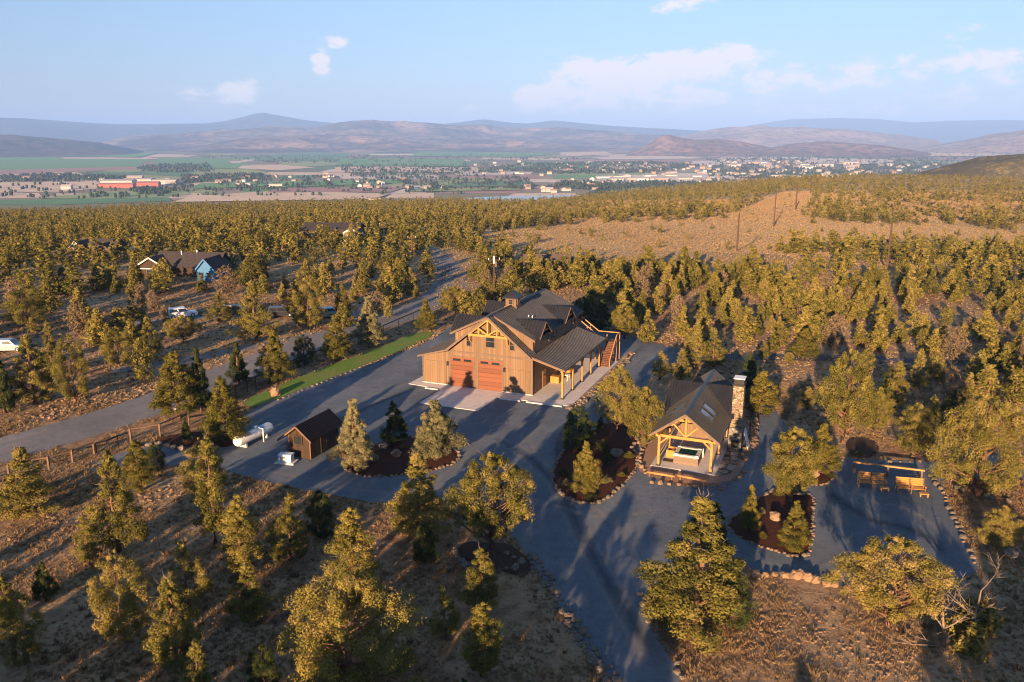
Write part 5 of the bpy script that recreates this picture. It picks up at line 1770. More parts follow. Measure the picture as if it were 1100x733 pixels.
NEAR = {
    "irregular": [proto(11, 8, 2.3, 0.10, "cone", 185, 166, 0.068, 0.452, gap=0.58, twigs=14), proto(12, 8, 2.3, 0.12, "cone", 173, 166, 0.068, 0.467, gap=0.66, twigs=22, lean=0.1), proto(13, 8, 2.4, 0.10, "round", 185, 166, 0.068, 0.467, gap=0.6, twigs=18)],
    "column": [proto(21, 8, 1.25, 0.10, "column", 136, 166, 0.062, 0.371, gap=0.3, twigs=8), proto(22, 8, 1.2, 0.14, "column", 129, 166, 0.062, 0.371, gap=0.58, twigs=12)],
    "round": [proto(31, 7, 2.4, 0.20, "round", 185, 166, 0.068, 0.483, gap=0.38), proto(32, 7, 2.5, 0.24, "spread", 185, 175, 0.068, 0.483, gap=0.4)],
    "spread": [proto(41, 7, 3.0, 0.24, "spread", 235, 166, 0.068, 0.467, gap=0.6, twigs=40, limbs=46, trunk_r=0.22), proto(42, 8, 3.4, 0.16, "round", 322, 166, 0.068, 0.499, gap=0.58, twigs=34, limbs=46, trunk_r=0.26)],
    "cone": [proto(51, 7, 2.1, 0.12, "cone", 185, 175, 0.062, 0.403, gap=0.15, leaf_mat="pine"), proto(52, 7, 2.0, 0.14, "cone", 173, 175, 0.062, 0.403, gap=0.2, leaf_mat="pine")],
    "silver": [proto(61, 7, 1.9, 0.10, "cone", 210, 185, 0.057, 0.371, gap=0.1, leaf_mat="spruce"), proto(62, 6, 2.3, 0.16, "cone", 223, 185, 0.057, 0.403, gap=0.15, leaf_mat="spruce")],
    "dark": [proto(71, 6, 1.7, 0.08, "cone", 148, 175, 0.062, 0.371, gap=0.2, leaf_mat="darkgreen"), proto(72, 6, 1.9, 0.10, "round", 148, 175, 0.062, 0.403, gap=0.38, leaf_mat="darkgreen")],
    "cypress": [proto(81, 6, 0.9, 0.03, "column", 111, 175, 0.057, 0.29, gap=0.05, leaf_mat="darkgreen")],
}
MID = [proto(101, 7, 1.8, 0.06, "cone", 125, 26, 0.17, 0.48, gap=0.12, limbs=5), proto(102, 7, 1.8, 0.10, "round", 120, 26, 0.17, 0.50, gap=0.25, limbs=5), proto(103, 7, 1.25, 0.05, "column", 96, 26, 0.16, 0.42, gap=0.12, limbs=4),
       proto(104, 7, 2.0, 0.10, "cone", 130, 26, 0.17, 0.50, gap=0.25, limbs=6, twigs=5), proto(105, 6, 1.7, 0.08, "cone", 120, 26, 0.17, 0.46, gap=0.15, limbs=6), proto(106, 7, 1.5, 0.04, "cone", 110, 26, 0.16, 0.45, gap=0.08, limbs=4)]
MID.append(proto(107, 6, 1.8, 0.06, "round", 100, 22, 0.15, 0.46, gap=0.4, limbs=16, twigs=22, leaf_mat="greyjuniper"))
FAR1 = [proto(201 + i, 7, r, 0.05, k, n, 14, 0.27, 0.50, gap=0.1, limbs=0) for i, (r, k, n) in enumerate([(1.8, "cone", 46), (1.8, "round", 44), (1.3, "column", 36), (1.9, "cone", 46), (1.7, "cone", 44)])]
FAR2 = [proto(301 + i, 7, r, 0.04, k, n, 8, 0.48, 0.58, gap=0.08, limbs=0) for i, (r, k, n) in enumerate([(1.8, "cone", 19), (1.9, "round", 18), (1.5, "column", 14), (1.8, "cone", 19)])]

rgt = random.Random(99)


def place(p, loc, h, w, label, group=None, name="juniper_tree", cat="tree", rz=None):
    """a copy of a tree: an Empty at the base of the trunk with trunk and crown as parts"""
    proto_objects(p)
    o = thing(name, label, cat, loc, rgt.uniform(0, 6.28) if rz is None else rz, group)
    o.scale = (w / (2 * p.R), w / (2 * p.R), h / p.top)
    link("crown", p.crown, o)
    link("trunk", p.trunk, o)
    return o


TREES = []      # (x, y, radius) of every tree placed by hand, so that the woods leave them room


def hand(bx, by, ty, wpx, kind, label, v=0, name="juniper_tree", cat="tree"):
    p = at(bx, by)
    h = height_to(p, ty)
    w = wpx * pix(p.x, p.y, 2.0)[2] / FPX
    ps = NEAR[kind]
    TREES.append((p.x, p.y, w * 0.5))
    return place(ps[v % len(ps)], p, h, w, label, None, name, cat)


HAND = [
    # lower left scrub
    (31, 555, 480, 58, "irregular", "broad ragged juniper just below the lower left timber fence", 0),
    (150, 528, 473, 33, "column", "bright slim juniper on the slope below the drive gate", 0),
    (168, 508, 476, 20, "dark", "small dark green juniper close behind the slim one below the drive gate", 1),
    (128, 592, 486, 58, "irregular", "tangled grey-twigged juniper on the dark slope between the gate and the bottom edge", 1),
    (96, 608, 553, 27, "column", "short rounded juniper leaning against the tangled grey-twigged one", 1),
    (232, 586, 468, 38, "column", "very tall narrow juniper standing below the white propane tank", 1),
    (221, 533, 470, 46, "irregular", "shaded juniper behind the very tall narrow one below the propane tank", 2),
    (262, 622, 531, 42, "column", "pointed golden juniper between the narrow tall one and the shed", 0),
    (268, 664, 606, 44, "irregular", "dim low juniper half in shadow in front of the pointed golden one", 0),
    (312, 602, 529, 42, "irregular", "sunlit juniper below the generator at the gravel edge", 1),
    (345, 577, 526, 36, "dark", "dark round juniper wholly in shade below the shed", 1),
    (381, 648, 544, 46, "column", "tall spire-topped juniper rising behind the largest one at the bottom", 0),
    (376, 742, 612, 122, "spread", "largest juniper of all with reddish trunk at the bottom edge", 1),
    (135, 690, 591, 54, "irregular", "golden lace-like juniper in the lower left between two bigger ones", 2),
    (190, 716, 618, 60, "irregular", "golden conical juniper at the lower left, widest of its cluster", 0),
    (203, 652, 580, 46, "irregular", "grey-topped juniper behind the golden conical one at the lower left", 1),
    (50, 646, 603, 22, "dark", "tiny dark juniper standing alone in shade at the lower left", 0),
    (27, 714, 634, 42, "irregular", "bright juniper nearest the lower left corner", 2),
    (215, 768, 690, 50, "irregular", "juniper with bare grey top cut off by the bottom edge", 1),
    (284, 742, 692, 34, "dark", "small dim juniper at the bottom edge left of the largest one", 1),
    (8, 668, 616, 30, "irregular", "juniper half outside the left edge in the lower left", 0),
    (450, 572, 485, 62, "irregular", "bright yellow-green juniper at the gravel edge below the front mulch bed", 0),
    (457, 604, 560, 30, "dark", "dark low juniper in front of the bright yellow-green one", 1),
    (528, 590, 485, 84, "spread", "wide ragged juniper with bare grey branches by the dark rock bed", 0),
    (517, 662, 588, 38, "column", "slim juniper standing in front of the dark rock bed", 1),
    (519, 726, 646, 40, "column", "tall bright juniper with dark foot near the bottom centre", 0),
    (478, 684, 628, 32, "irregular", "small upright juniper left of the two slim ones near the bottom centre", 1),
    (446, 775, 727, 34, "round", "juniper of which only the tip shows at the bottom edge, left of centre", 0),
    (500, 775, 729, 26, "dark", "green tree tip barely showing at the bottom edge near the centre", 0),
    (746, 678, 533, 104, "irregular", "big dense golden juniper right of the driveway at the bottom", 0),
    (716, 672, 634, 24, "round", "small bright juniper at the foot of the big golden one", 0),
    (780, 672, 606, 52, "dark", "dark green juniper on the shaded side of the big golden one", 1),
    (766, 598, 540, 36, "dark", "blue-green fir partly hidden behind the big golden juniper", 0),
    # beds
    (804, 573, 520, 20, "cone", "small neat conical pine in the left of the court mulch bed", 0),
    (852, 592, 538, 36, "cone", "bushy bright young pine in the front of the court mulch bed", 1),
    (848, 541, 457, 62, "round", "large round-headed pine with a bare trunk in the court mulch bed", 1),
    (880, 511, 454, 34, "cone", "round pine in the small stone ring right of the large round-headed one", 1),
    (382, 505, 428, 40, "silver", "tall silvery conical juniper beside the shed", 0),
    (424, 477, 431, 28, "dark", "dark green young fir in the middle of the front mulch bed", 0),
    (469, 494, 429, 54, "silver", "broad silvery juniper at the right end of the front mulch bed", 1),
    (243, 476, 404, 50, "cone", "full bright pine at the left end of the lawn above the propane tank", 1),
    (692, 482, 414, 42, "round", "round golden juniper left of the pavilion roof, nearer one", 0),
    (663, 462, 391, 44, "round", "taller golden juniper left of the pavilion, farther one", 0),
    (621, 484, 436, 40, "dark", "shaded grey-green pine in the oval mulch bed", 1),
    (629, 532, 474, 30, "cone", "bright young pine in the front of the oval mulch bed", 0),
    (1050, 532, 423, 88, "spread", "large spreading juniper beside the lane right of the benches", 1),
    (1071, 592, 542, 36, "round", "small bright juniper on the slope right of the gravel court", 0),
    (980, 487, 432, 36, "irregular", "feathery juniper behind the right end of the hitching rail", 2),
    (997, 483, 424, 18, "column", "slim juniper with an orange-lit trunk behind the hitching rail", 0),
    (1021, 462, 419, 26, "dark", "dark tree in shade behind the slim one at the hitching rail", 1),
    (953, 672, 576, 104, "spread", "wide multi-stemmed juniper below the gravel court at the lower right", 0),
    (940, 467, 415, 28, "round", "juniper close to the right of the tall bare-trunked one", 0),
    (905, 476, 374, 58, "spread", "tall juniper with bare pale limbs and reddish trunk by the dark mulch patch", 0),
    (961, 440, 388, 26, "column", "narrow juniper pair member on the dry slope above the benches", 1),
    (953, 432, 392, 20, "dark", "dark juniper just behind the narrow one on the dry slope", 0),
    (986, 419, 373, 24, "irregular", "juniper with dark lower half on the dry slope above the benches", 1),
    (817, 446, 398, 36, "cone", "neat golden pine right of the stone chimney", 0),
    (867, 440, 415, 14, "column", "small thin juniper on the dry ground between chimney and bare-trunked tree", 0),
    (803, 420, 379, 15, "cypress", "dark narrow evergreen behind the stone chimney", 0),
    (811, 417, 394, 9, "column", "thin golden sapling beside the dark narrow evergreen", 1),
    (863, 386, 352, 30, "cone", "broad golden juniper at the edge of the far track", 1),
    (839, 373, 345, 15, "column", "small rounded juniper above the far track right of the pavilion", 0),
    (820, 387, 367, 11, "column", "sapling between the far track and the wood, right of the pavilion", 1),
    (847, 390, 378, 13, "round", "low round bush-like juniper at the far track", 0),
    (766, 394, 354, 24, "irregular", "dark-based juniper just behind the pavilion ridge", 0),
    (745, 396, 350, 22, "column", "upright juniper behind the pavilion roof", 0),
    (731, 408, 374, 24, "irregular", "golden juniper close behind the left roof of the pavilion", 1),
    (709, 408, 377, 18, "column", "dark-sided juniper between the pavilion and the barn lane", 1),
    (671, 364, 326, 30, "round", "golden flat-topped juniper beyond the barn stairs", 1),
    (646, 354, 322, 24, "dark", "dark shaded juniper behind the barn's right roof", 0),
    (626, 347, 318, 20, "dark", "dark bushy juniper directly behind the barn roof end", 1),
    # along the fence and road
    (192, 449, 377, 48, "cone", "leafy green pine beside the white sign by the road", 0),
    (217, 442, 373, 26, "dark", "dim pine right behind the leafy green one by the road", 0),
    (257, 412, 367, 24, "dark", "first slim dark pine at the left end of the wire fence", 0),
    (297, 412, 354, 33, "cone", "pine by the wire fence above the tan boulder", 0),
    (327, 393, 359, 23, "dark", "small dark pine at the middle of the wire fence", 1),
    (362, 388, 338, 34, "cone", "bushy pine by the wire fence halfway along the lawn", 1),
    (397, 373, 317, 31, "silver", "grey-green pine by the wire fence near the end of the lawn", 0),
    (458, 357, 320, 20, "cone", "neat small green pine at the far end of the lawn", 0),
    (489, 338, 306, 26, "round", "golden round juniper above the barn's left dormer", 0),
    (38, 434, 359, 44, "irregular", "tall full juniper at the left edge above the road", 0),
    (81, 432, 358, 34, "irregular", "juniper with dark lower branches above the road at the left", 2),
    (6, 444, 375, 26, "dark", "dark juniper cut by the left edge above the road", 0),
    (128, 394, 350, 30, "irregular", "round-crowned juniper above the road left of the white vehicle", 2),
    (57, 404, 344, 26, "irregular", "shaded juniper behind the tall full one at the left edge", 1),
    (197, 368, 338, 34, "spread", "low spreading juniper in front of the white vehicle", 0),
    (162, 386, 340, 28, "irregular", "juniper below left of the white vehicle", 0),
    (237, 346, 314, 26, "irregular", "golden juniper right of the white vehicle", 0),
    (275, 367, 301, 40, "irregular", "tall golden juniper on the pale bank above the wire fence", 0),
    (333, 353, 296, 32, "irregular", "tall golden juniper hiding the black car", 2),
    (321, 350, 300, 22, "column", "narrow juniper touching the tall golden one by the black car", 0),
    (369, 345, 305, 18, "cone", "green upright juniper right of the light blue car", 0),
    (30, 350, 306, 42, "irregular", "wide juniper with dark trunk at the left above the pale blue car", 2),
]
for (bx, by, ty, w, k, lab, v) in HAND:
    nm = {"cone": "pine_tree", "silver": "silver_juniper", "dark": "evergreen_tree", "cypress": "cypress_tree"}.get(k, "juniper_tree")
    hand(bx, by, ty, w, k, lab, v, nm)


# dead trees: bare branching wood
def branch(mb, p, d, L, r, depth, rg):
    n = 4
    pts, rs = [p], [r]
    for i in range(n):
        d = (d + Vector((rg.uniform(-1, 1), rg.uniform(-1, 1), rg.uniform(-0.5, 0.7))) * 0.22).normalized()
        p = p + d * (L / n)
        pts.append(p)
        rs.append(r * (1 - 0.75 * (i + 1) / n))
    mb.tube(pts, rs, 6 if depth > 2 else 4, cap=False)
    if depth > 0:
        for k in range(4 if depth > 1 else 5):
            i = rg.randint(1, n)
            s = (Vector((rg.uniform(-1, 1), rg.uniform(-1, 1), rg.uniform(-0.2, 0.8)))).normalized()
            branch(mb, pts[i], (d * 0.45 + s).normalized(), L * rg.uniform(0.38, 0.62), max(0.012, rs[i] * 0.6 + 0.006), depth - 1, rg)


def dead_tree(px, ty, label, seed, crown=None, lean=(0.1, 0, 1)):
    p = at(*px)
    h = height_to(p, ty)
    o = thing("dead_tree", label, "tree", p)
    rg = random.Random(seed)
    mb = MB()
    branch(mb, Vector((0, 0, -0.1)), Vector(lean).normalized(), h * 0.85, 0.15, 3, rg)
    mb.build("trunk", M["deadwood"], o)
    if crown:
        pr_ = proto(seed + 700, h * 0.55, 1.1, 0.12, "round", 26, 80, 0.12, 0.42, gap=0.3, limbs=3)
        proto_objects(pr_)
        c_ = link("crown", pr_.crown, o)
        c_.location = (crown[0], crown[1], 0)
    TREES.append((p.x, p.y, 1.2))


dead_tree((1041, 682), 612, "bare pale dead tree at the lower right beside the wide multi-stemmed juniper", 4, (0.5, 0.2))
dead_tree((1022, 694), 646, "short crooked dead tree with a few green clumps in front of the bare pale one", 8, (0.7, -0.2), (-0.35, 0, 1))
dead_tree((1090, 515), 462, "grey leafless tree at the right edge behind the large spreading juniper", 15, None, (-0.3, 0.2, 1))
fb = thing("fallen_branch", "long pale fallen branch on the ground left of the dead trees", "branch", at(1002, 700), 0.2)
mb = MB()
branch(mb, Vector((1.6, 0, 0.1)), Vector((-1, 0.1, 0.18)), 3.6, 0.06, 2, random.Random(3))
mb.build("wood", M["deadwood"], fb)

# shrubs in the beds
SHRUBS = [(605, 512, 12, 9, "dark", "round blue-green shrub at the left rim of the oval mulch bed"), (608, 522, 10, 8, "silver", "small grey shrub at the left rim of the oval mulch bed"), (652, 519, 11, 9, "silver", "pale round shrub right of the young pine in the oval mulch bed"),
          (668, 512, 9, 5, "cone", "low bright green shrub at the right rim of the oval mulch bed"), (676, 492, 12, 7, "cone", "low spreading green shrub on the right of the oval mulch bed"), (648, 486, 12, 14, "dark", "dark upright shrub in the middle of the oval mulch bed"),
          (645, 462, 10, 14, "dark", "dark narrow shrub at the top of the oval mulch bed"), (653, 500, 12, 16, "dark", "large dark shrub behind the pale one in the oval mulch bed"), (634, 536, 14, 6, "dark", "dark low shrub at the front of the oval mulch bed"),
          (818, 552, 10, 7, "silver", "pale shrub beside the conical pine in the court mulch bed"), (819, 577, 11, 6, "cone", "low green shrub in the front left of the court mulch bed"), (840, 587, 8, 5, "cone", "small bright green shrub at the front rim of the court mulch bed"),
          (836, 533, 10, 7, "cone", "green shrub near the top of the court mulch bed"), (885, 509, 9, 6, "cone", "low green shrub in the small stone ring"), (893, 513, 8, 5, "dark", "dark shrub at the right of the small stone ring"),
          (232, 474, 14, 9, "dark", "dark shrub in the mulch strip beside the full bright pine"), (201, 475, 12, 26, "dark", "dark small conical fir in the mulch strip by the drive gate"), (922, 489, 9, 5, "cone", "tiny green shrub in the dark mulch patch"),
          (455, 478, 9, 6, "silver", "pale low shrub near the dark fir in the front mulch bed"), (434, 482, 8, 5, "cone", "tiny green shrub in the middle of the front mulch bed"), (838, 505, 9, 6, "dark", "small dark shrub beside the gravel lane left of the round-headed pine")]
for (bx, by, w, hpx, k, lab) in SHRUBS:
    p = at(bx, by, 0.12)
    z = pix(p.x, p.y, 0.5)[2] / FPX
    pr_ = {"dark": NEAR["dark"][1] if hpx < 12 else NEAR["dark"][0], "silver": NEAR["silver"][1], "cone": NEAR["cone"][1]}[k]
    place(pr_, p, hpx * z * 1.08, w * z, lab, None, "garden_shrub", "shrub")


# ------------------------------------------------------------------ the woods
MEADOW = [(500, 254), (560, 246), (640, 240), (700, 240), (770, 239), (806, 222), (840, 206), (872, 205), (872, 216), (862, 232), (905, 240), (960, 241), (1010, 240), (1060, 247), (1130, 250), (1130, 272), (1060, 264), (1000, 262), (930, 258),
          (880, 262), (835, 268), (822, 276), (850, 288), (868, 298), (855, 304), (820, 298), (800, 296), (760, 293), (700, 292), (640, 288), (590, 280), (540, 268)]
SPARSE = [[(812, 268), (850, 296), (940, 306), (1040, 314), (1130, 328), (1130, 268), (1040, 262), (930, 258), (860, 256)], [(880, 205), (1130, 205), (1130, 246), (1000, 238), (890, 236), (864, 232)], [(560, 215), (800, 215), (806, 224), (770, 240), (640, 240), (520, 246), (520, 228)]]
CLEAR = [[(455, 300), (470, 330), (500, 345), (640, 345), (690, 372), (720, 380), (1000, 382), (1010, 440), (1100, 445), (1130, 1000), (-200, 1000), (-200, 455), (0, 448), (60, 438), (110, 428), (170, 410), (250, 384), (300, 370), (360, 356), (420, 342), (452, 322)],
         [(455, 262), (500, 274), (506, 300), (480, 330), (450, 330), (470, 305), (465, 285)], [(180, 327), (400, 327), (408, 345), (180, 352)], [(560, 312), (628, 312), (640, 346), (540, 346)],
         [(0, 380), (70, 378), (160, 372), (260, 345), (360, 345), (360, 358), (250, 385), (0, 448)]]
HOUSES = [(bh.location, 15.0), (th.location, 14.0), (wh.location, 15.0), (rh.location, 9.0), (ph.location, 40.0)]
FRONT_CLEAR = [[(182, 338), (214, 338), (214, 384), (182, 384)], [(246, 338), (262, 338), (262, 362), (246, 362)], [(338, 338), (362, 338), (362, 362), (338, 362)], [(196, 289), (226, 289), (226, 303), (196, 303)], [(150, 290), (172, 290), (172, 293), (150, 293)], [(372, 257), (384, 257), (384, 262), (372, 262)]]


def grid_points():
    rg = random.Random(1234)
    pts = []

    def ring(d0, d1, cell, amax):
        x1 = int(d1 / cell) + 1
        for i in range(-x1, x1 + 1):
            for j in range(-1, x1 + 1):
                gx, gy = (i + rg.uniform(-0.46, 0.46)) * cell, (j + rg.uniform(-0.46, 0.46)) * cell
                x, y = gx * 0.87 - gy * 0.493, gx * 0.493 + gy * 0.87
                d = math.hypot(x, y)
                if d0 <= d < d1 and abs(math.degrees(math.atan2(x, y))) < amax:
                    pts.append((x, y, d))
    ring(88, 250, 4.6, 37)
    ring(250, 480, 5.2, 36)
    ring(480, 1260, 7.2, 35)
    return pts, rg


woods = []
pts, rgw = grid_points()
clump = lambda x, y: float(vnoise(np.array([x / 26.0]), np.array([y / 26.0]), 5)[0])
for (x, y, d) in pts:
    a_ = math.degrees(math.atan2(x, y))
    if d > interp(a_, AZ_K, EDGE) + 60:
        continue
    z = zt(x, y)
    u, v, zc = pix(x, y, z)
    if v > 448 or any(inside((u, v), c_) for c_ in CLEAR) or any(inside((u, v), c_) for c_ in FRONT_CLEAR):
        if not (u < -8 and v < 440 and d > 110) and not (u > 1108 and d > 110):
            continue
    if any(math.hypot(x - l.x, y - l.y) < r_ * 0.55 for l, r_ in HOUSES):
        continue
    q = clump(x, y)
    if inside((u, v), MEADOW):
        if rgw.random() > 0.05:
            continue
    elif any(inside((u, v), c_) for c_ in SPARSE):
        if rgw.random() > 0.50 + 0.9 * (q - 0.45):
            continue
    elif u < 470 and 285 < v < 400:
        if rgw.random() > 0.46 + 0.5 * (q - 0.5):
            continue
    elif v < 232 and u > 880:
        if rgw.random() > 0.62 + 0.6 * (q - 0.5):
            continue
    elif rgw.random() > 0.86 + 0.7 * (q - 0.5):
        continue
    if any((x - tx) ** 2 + (y - ty_) ** 2 < (tr_ + 1.3) ** 2 for tx, ty_, tr_ in TREES):
        continue
    woods.append((d, x, y, z, u, v))
# scattered junipers on the dry ground right of the pavilion and at the right edge
for (bx, by) in [(1004, 405), (1052, 412), (1090, 432), (930, 398), (1040, 430), (1096, 470), (1025, 388), (1078, 400), (571, 303), (582, 307), (595, 304), (606, 303), (589, 311), (601, 309), (576, 312)]:
    p = at(bx, by)
    if not any((p.x - tx) ** 2 + (p.y - ty_) ** 2 < (tr_ + 1.0) ** 2 for tx, ty_, tr_ in TREES):
        woods.append((p.length, p.x, p.y, 0.0, bx, by))
woods.sort()
ZONES = {
    "left": ("juniper in the wood around the blue house left of the gravel road", "junipers in the wood left of the gravel road"),
    "mid": ("juniper in the dense wood behind the barn", "junipers in the wood behind the barn"),
    "right": ("juniper in the dense wood beyond the far track right of the pavilion", "junipers in the wood beyond the far track"),
    "dry": ("juniper scattered on the dry slope between the far track and the hitching rail", "junipers on the dry slope right of the pavilion"),
}
N_IND = 195
rest, count = [], 0
for (d, x, y, z, u, v) in woods:
    h, w = rgw.triangular(2.1, 7.4, 4.4), 0
    if d > 300:
        h *= 0.95
    if v > 330 and u > 690:
        h *= 0.84
    if inside((u, v), MEADOW):
        h *= 0.55
    if -4 < u < 1104 and count < N_IND and d < 260:
        zone = "dry" if (v > 386 and u > 700) else "left" if u < 458 else "mid" if u < 700 else "right"
        lab, grp = ZONES[zone]
        p = MID[6] if rgw.random() < 0.13 else MID[rgw.randrange(6)]
        place(p, (x, y, z), h, h * rgw.uniform(0.46, 0.74), lab, grp)
        count += 1
    else:
        rest.append((d, x, y, z, h, u, v))

# trees behind and below the camera's view: they throw the long evening shadows across the foreground
rgb_ = random.Random(31)
BACK = []
LIT = [((15, 45), 3.2), ((9.5, 43), 0.0)]


def shadow_lane(x, y):
    """lanes of open ground towards the sun that leave sunlit streaks on the foreground"""
    sx, sy = math.sin(rad(SUN_AZ)), math.cos(rad(SUN_AZ))
    for (lx, ly, hw) in ((13.5, 46.0, 3.4), (16.2, 71.0, 2.0), (5.4, 49.6, 0.7), (-12.5, 62.0, 1.0), (-27.0, 66.0, 0.9), (-37.0, 66.0, 1.3), (24.0, 52.0, 1.4)):
        if abs((x - lx) * sy - (y - ly) * sx) < hw:
            return True
    return False


for i in range(1800):
    x, y = rgb_.uniform(-62, 34), rgb_.uniform(-34, 36)
    if pix(x, y, 11.5)[1] < 745 and pix(x, y, 11.5)[2] > 0 and abs(pix(x, y, 4)[0] - 550) < 600:
        continue
    if shadow_lane(x, y) or any((x - b[0]) ** 2 + (y - b[1]) ** 2 < 3.7 ** 2 for b in BACK):
        continue
    BACK.append((x, y))
    if len(BACK) >= 92:
        break


BACK += [(-4.6, 25.0), (-6.6, 22.0), (-8.4, 25.6), (-4.2, 18.5), (-10.4, 22.5), (-12.5, 26.0)]


def bake(name, items, label, cat, tint_jit=0.14):
    """one mesh of many far trees; items: (proto, x, y, z, h, w, tint offset)"""
    Vs, Fs, Ts, Ms, off = [], [], [], [], 0
    rg = np.random.default_rng(4)
    for (p, x, y, z, h, w, tn) in items:
        a = rg.random() * 6.283
        ca, sa = math.cos(a), math.sin(a)
        s, sz = w / (2 * p.R), h / p.top
        for V, F, t, mi in ((p.V, p.F, p.tint, 0), (p.tV, p.tF, p.tT, 1)):
            if len(V) == 0:
                continue
            q = np.empty_like(V)
            q[:, 0] = (V[:, 0] * ca - V[:, 1] * sa) * s + x
            q[:, 1] = (V[:, 0] * sa + V[:, 1] * ca) * s + y
            q[:, 2] = V[:, 2] * sz + z
            Vs.append(q.astype(np.float32))
            Fs.append(F + off)
            Ts.append(np.clip(t + tn, 0, 1))
            Ms.append(np.full(len(F), mi, np.int32))
            off += len(V)
    me = np_mesh(name, np.concatenate(Vs), np.concatenate(Fs), [M["juniper"], M["bark"]], np.concatenate(Ts), np.concatenate(Ms))
    o = link(name, me)
    o["kind"] = "stuff"
    return tag(o, label, cat)


def far_ready(ps, trunk_r=0.16):
    for p in ps:
        tb3 = MB().tube([(0, 0, -0.4), (0, 0, p.H * 0.5)], [trunk_r, trunk_r * 0.6], 5, cap=False)
        p.tV, p.tF = np.array(tb3.v, float), np.array(tb3.f, int)
        p.tT = np.full(len(p.tV), 0.5)


for ps in (MID, FAR1, FAR2):
    far_ready(ps)
items = []
for (d, x, y, z, h, u, v) in rest:
    ps = MID[:6] if d < 190 else FAR1 if d < 420 else FAR2
    p = ps[rgw.randrange(len(ps))]
    items.append((p, x, y, z, h, h * rgw.uniform(0.50, 0.74), rgw.uniform(-0.26, 0.24)))
for (x, y) in BACK:
    h = rgb_.uniform(5.2, 8.6)
    items.append((MID[rgb_.randrange(6)], x, y, 0.0, h, h * rgb_.uniform(0.5, 0.68), 0.0))
bake("juniper_woods", items, "far juniper woodland covering the whole slope down to the valley rim", "woodland")
print("individual woods trees", count, "baked", len(items), "behind", len(BACK))

# ------------------------------------------------------------------ rocks
ROCK = []
for i in range(12):
    rg = random.Random(500 + i)
    ROCK.append(MB().blob((0, 0, 0.28), (0.5 * rg.uniform(.8, 1.2), 0.42 * rg.uniform(.8, 1.2), 0.36 * rg.uniform(.7, 1.15)), 40 + i, 8, 6, 0.2).mesh("rock", M["rock"]))
TROCK = [MB().blob((0, 0, 0.28), (0.5, 0.44, 0.36 + 0.03 * i), 80 + i, 8, 6, 0.2).mesh("boulder", M["tanrock"]) for i in range(5)]
rocks = []
rgr = random.Random(77)


def rock_line(px, spacing, size, label, group, closed=False, jit=0.12, z=0.0, tan=False, rows=1, world=False, name="border_stone", keep=1.0):
    pts_ = [Vector(p).to_3d() if world else at(*p) for p in px]
    if closed:
        pts_.append(pts_[0])
    acc = 0.0
    for a, b in zip(pts_, pts_[1:]):
        L = (b - a).length
        n_ = (b - a).normalized() if L > 0 else Vector((1, 0, 0))
        nn = Vector((-n_.y, n_.x, 0))
        while acc < L:
            for r_ in range(rows):
                if rgr.random() <= keep:
                    p = a + n_ * acc + nn * (rgr.uniform(-jit, jit) + r_ * size * 0.75)
                    s = size * 0.86 * rgr.uniform(0.6, 1.4)
                    rocks.append((p.length / s, p.x, p.y, z + 0.0, s, label, group, tan, name))
            acc += spacing * rgr.uniform(0.8, 1.25)
        acc -= L


for key, lab, sp, size in (("A", "grey stone edging the mulch bed in front of the barn", 0.46, 0.46), ("B", "grey stone in the border of the oval mulch bed beside the barn lane", 0.36, 0.44), ("C", "tan stone edging the court mulch bed", 0.33, 0.38), ("D", "pale stone of the small ring around the round pine", 0.36, 0.34)):
    rock_line(BEDS[key], sp, size, lab, "stones around a mulch bed: " + {"A": "front bed", "B": "oval bed", "C": "court bed", "D": "small ring"}[key], closed=True, world=True, jit=0.10)
rock_line([(800, 619), (840, 618), (870, 624), (905, 632), (945, 636), (985, 632)], 0.66, 0.90, "tan boulder in the low row along the front edge of the gravel court", "boulders along the court edge", tan=True, jit=0.15, name="boulder")
rock_line([(748, 609), (775, 608), (802, 616)], 1.2, 0.8, "tan boulder between the big golden juniper and the court", "boulders beside the big juniper", tan=True, name="boulder")
rock_line([(270, 439), (300, 429.5), (366, 403.5), (420, 382), (462, 365), (468, 358)], 0.85, 0.40, "pale stone edging the lower side of the lawn", "stones along the lawn", jit=0.08)
rock_line([(613, 440), (625, 434), (640, 421), (655, 406), (672, 391), (680, 380)], 0.62, 0.62, "pale rock of the retaining bank right of the barn porch", "rocks along the barn porch bank", rows=2, jit=0.12, name="bank_rock")
rock_line([(1001, 513), (1012, 530), (1022, 552), (1036, 582), (1050, 610)], 0.85, 0.60, "grey stone along the right edge of the gravel court", "stones along the right court edge", jit=0.15)
rock_line([(564, 597), (580, 618), (596, 644), (618, 682), (640, 712), (656, 736)], 0.60, 0.60, "grey rock along the left edge of the driveway at the bottom", "rocks along the left driveway edge", rows=2, jit=0.2)
rock_line([(689, 640), (694, 662), (706, 686), (722, 708), (738, 736)], 0.6, 0.5, "grey rock along the right edge of the driveway at the bottom", "rocks along the right driveway edge", rows=1, jit=0.18)
rock_line([(800, 494), (810, 480), (813, 460), (808, 440), (802, 430)], 0.5, 0.66, "tan ledge rock stacked right of the pavilion chimney", "ledge rocks beside the chimney", tan=True, rows=2, jit=0.1)
rock_line([(694, 509), (686, 497), (690, 484), (684, 470)], 0.6, 0.5, "tan rock between the oval bed and the pavilion pad", "rocks left of the pavilion", tan=True)
rock_line([(700, 519), (730, 522), (772, 527), (790, 517), (800, 505)], 0.7, 0.5, "flat tan rock along the front of the pavilion gravel", "rocks in front of the pavilion", tan=True)
rock_line([(146, 481), (168, 479), (190, 482), (215, 484), (240, 482)], 1.0, 0.9, "pale rounded rock in front of the mulch strip by the drive gate", "rocks by the drive gate", jit=0.25)
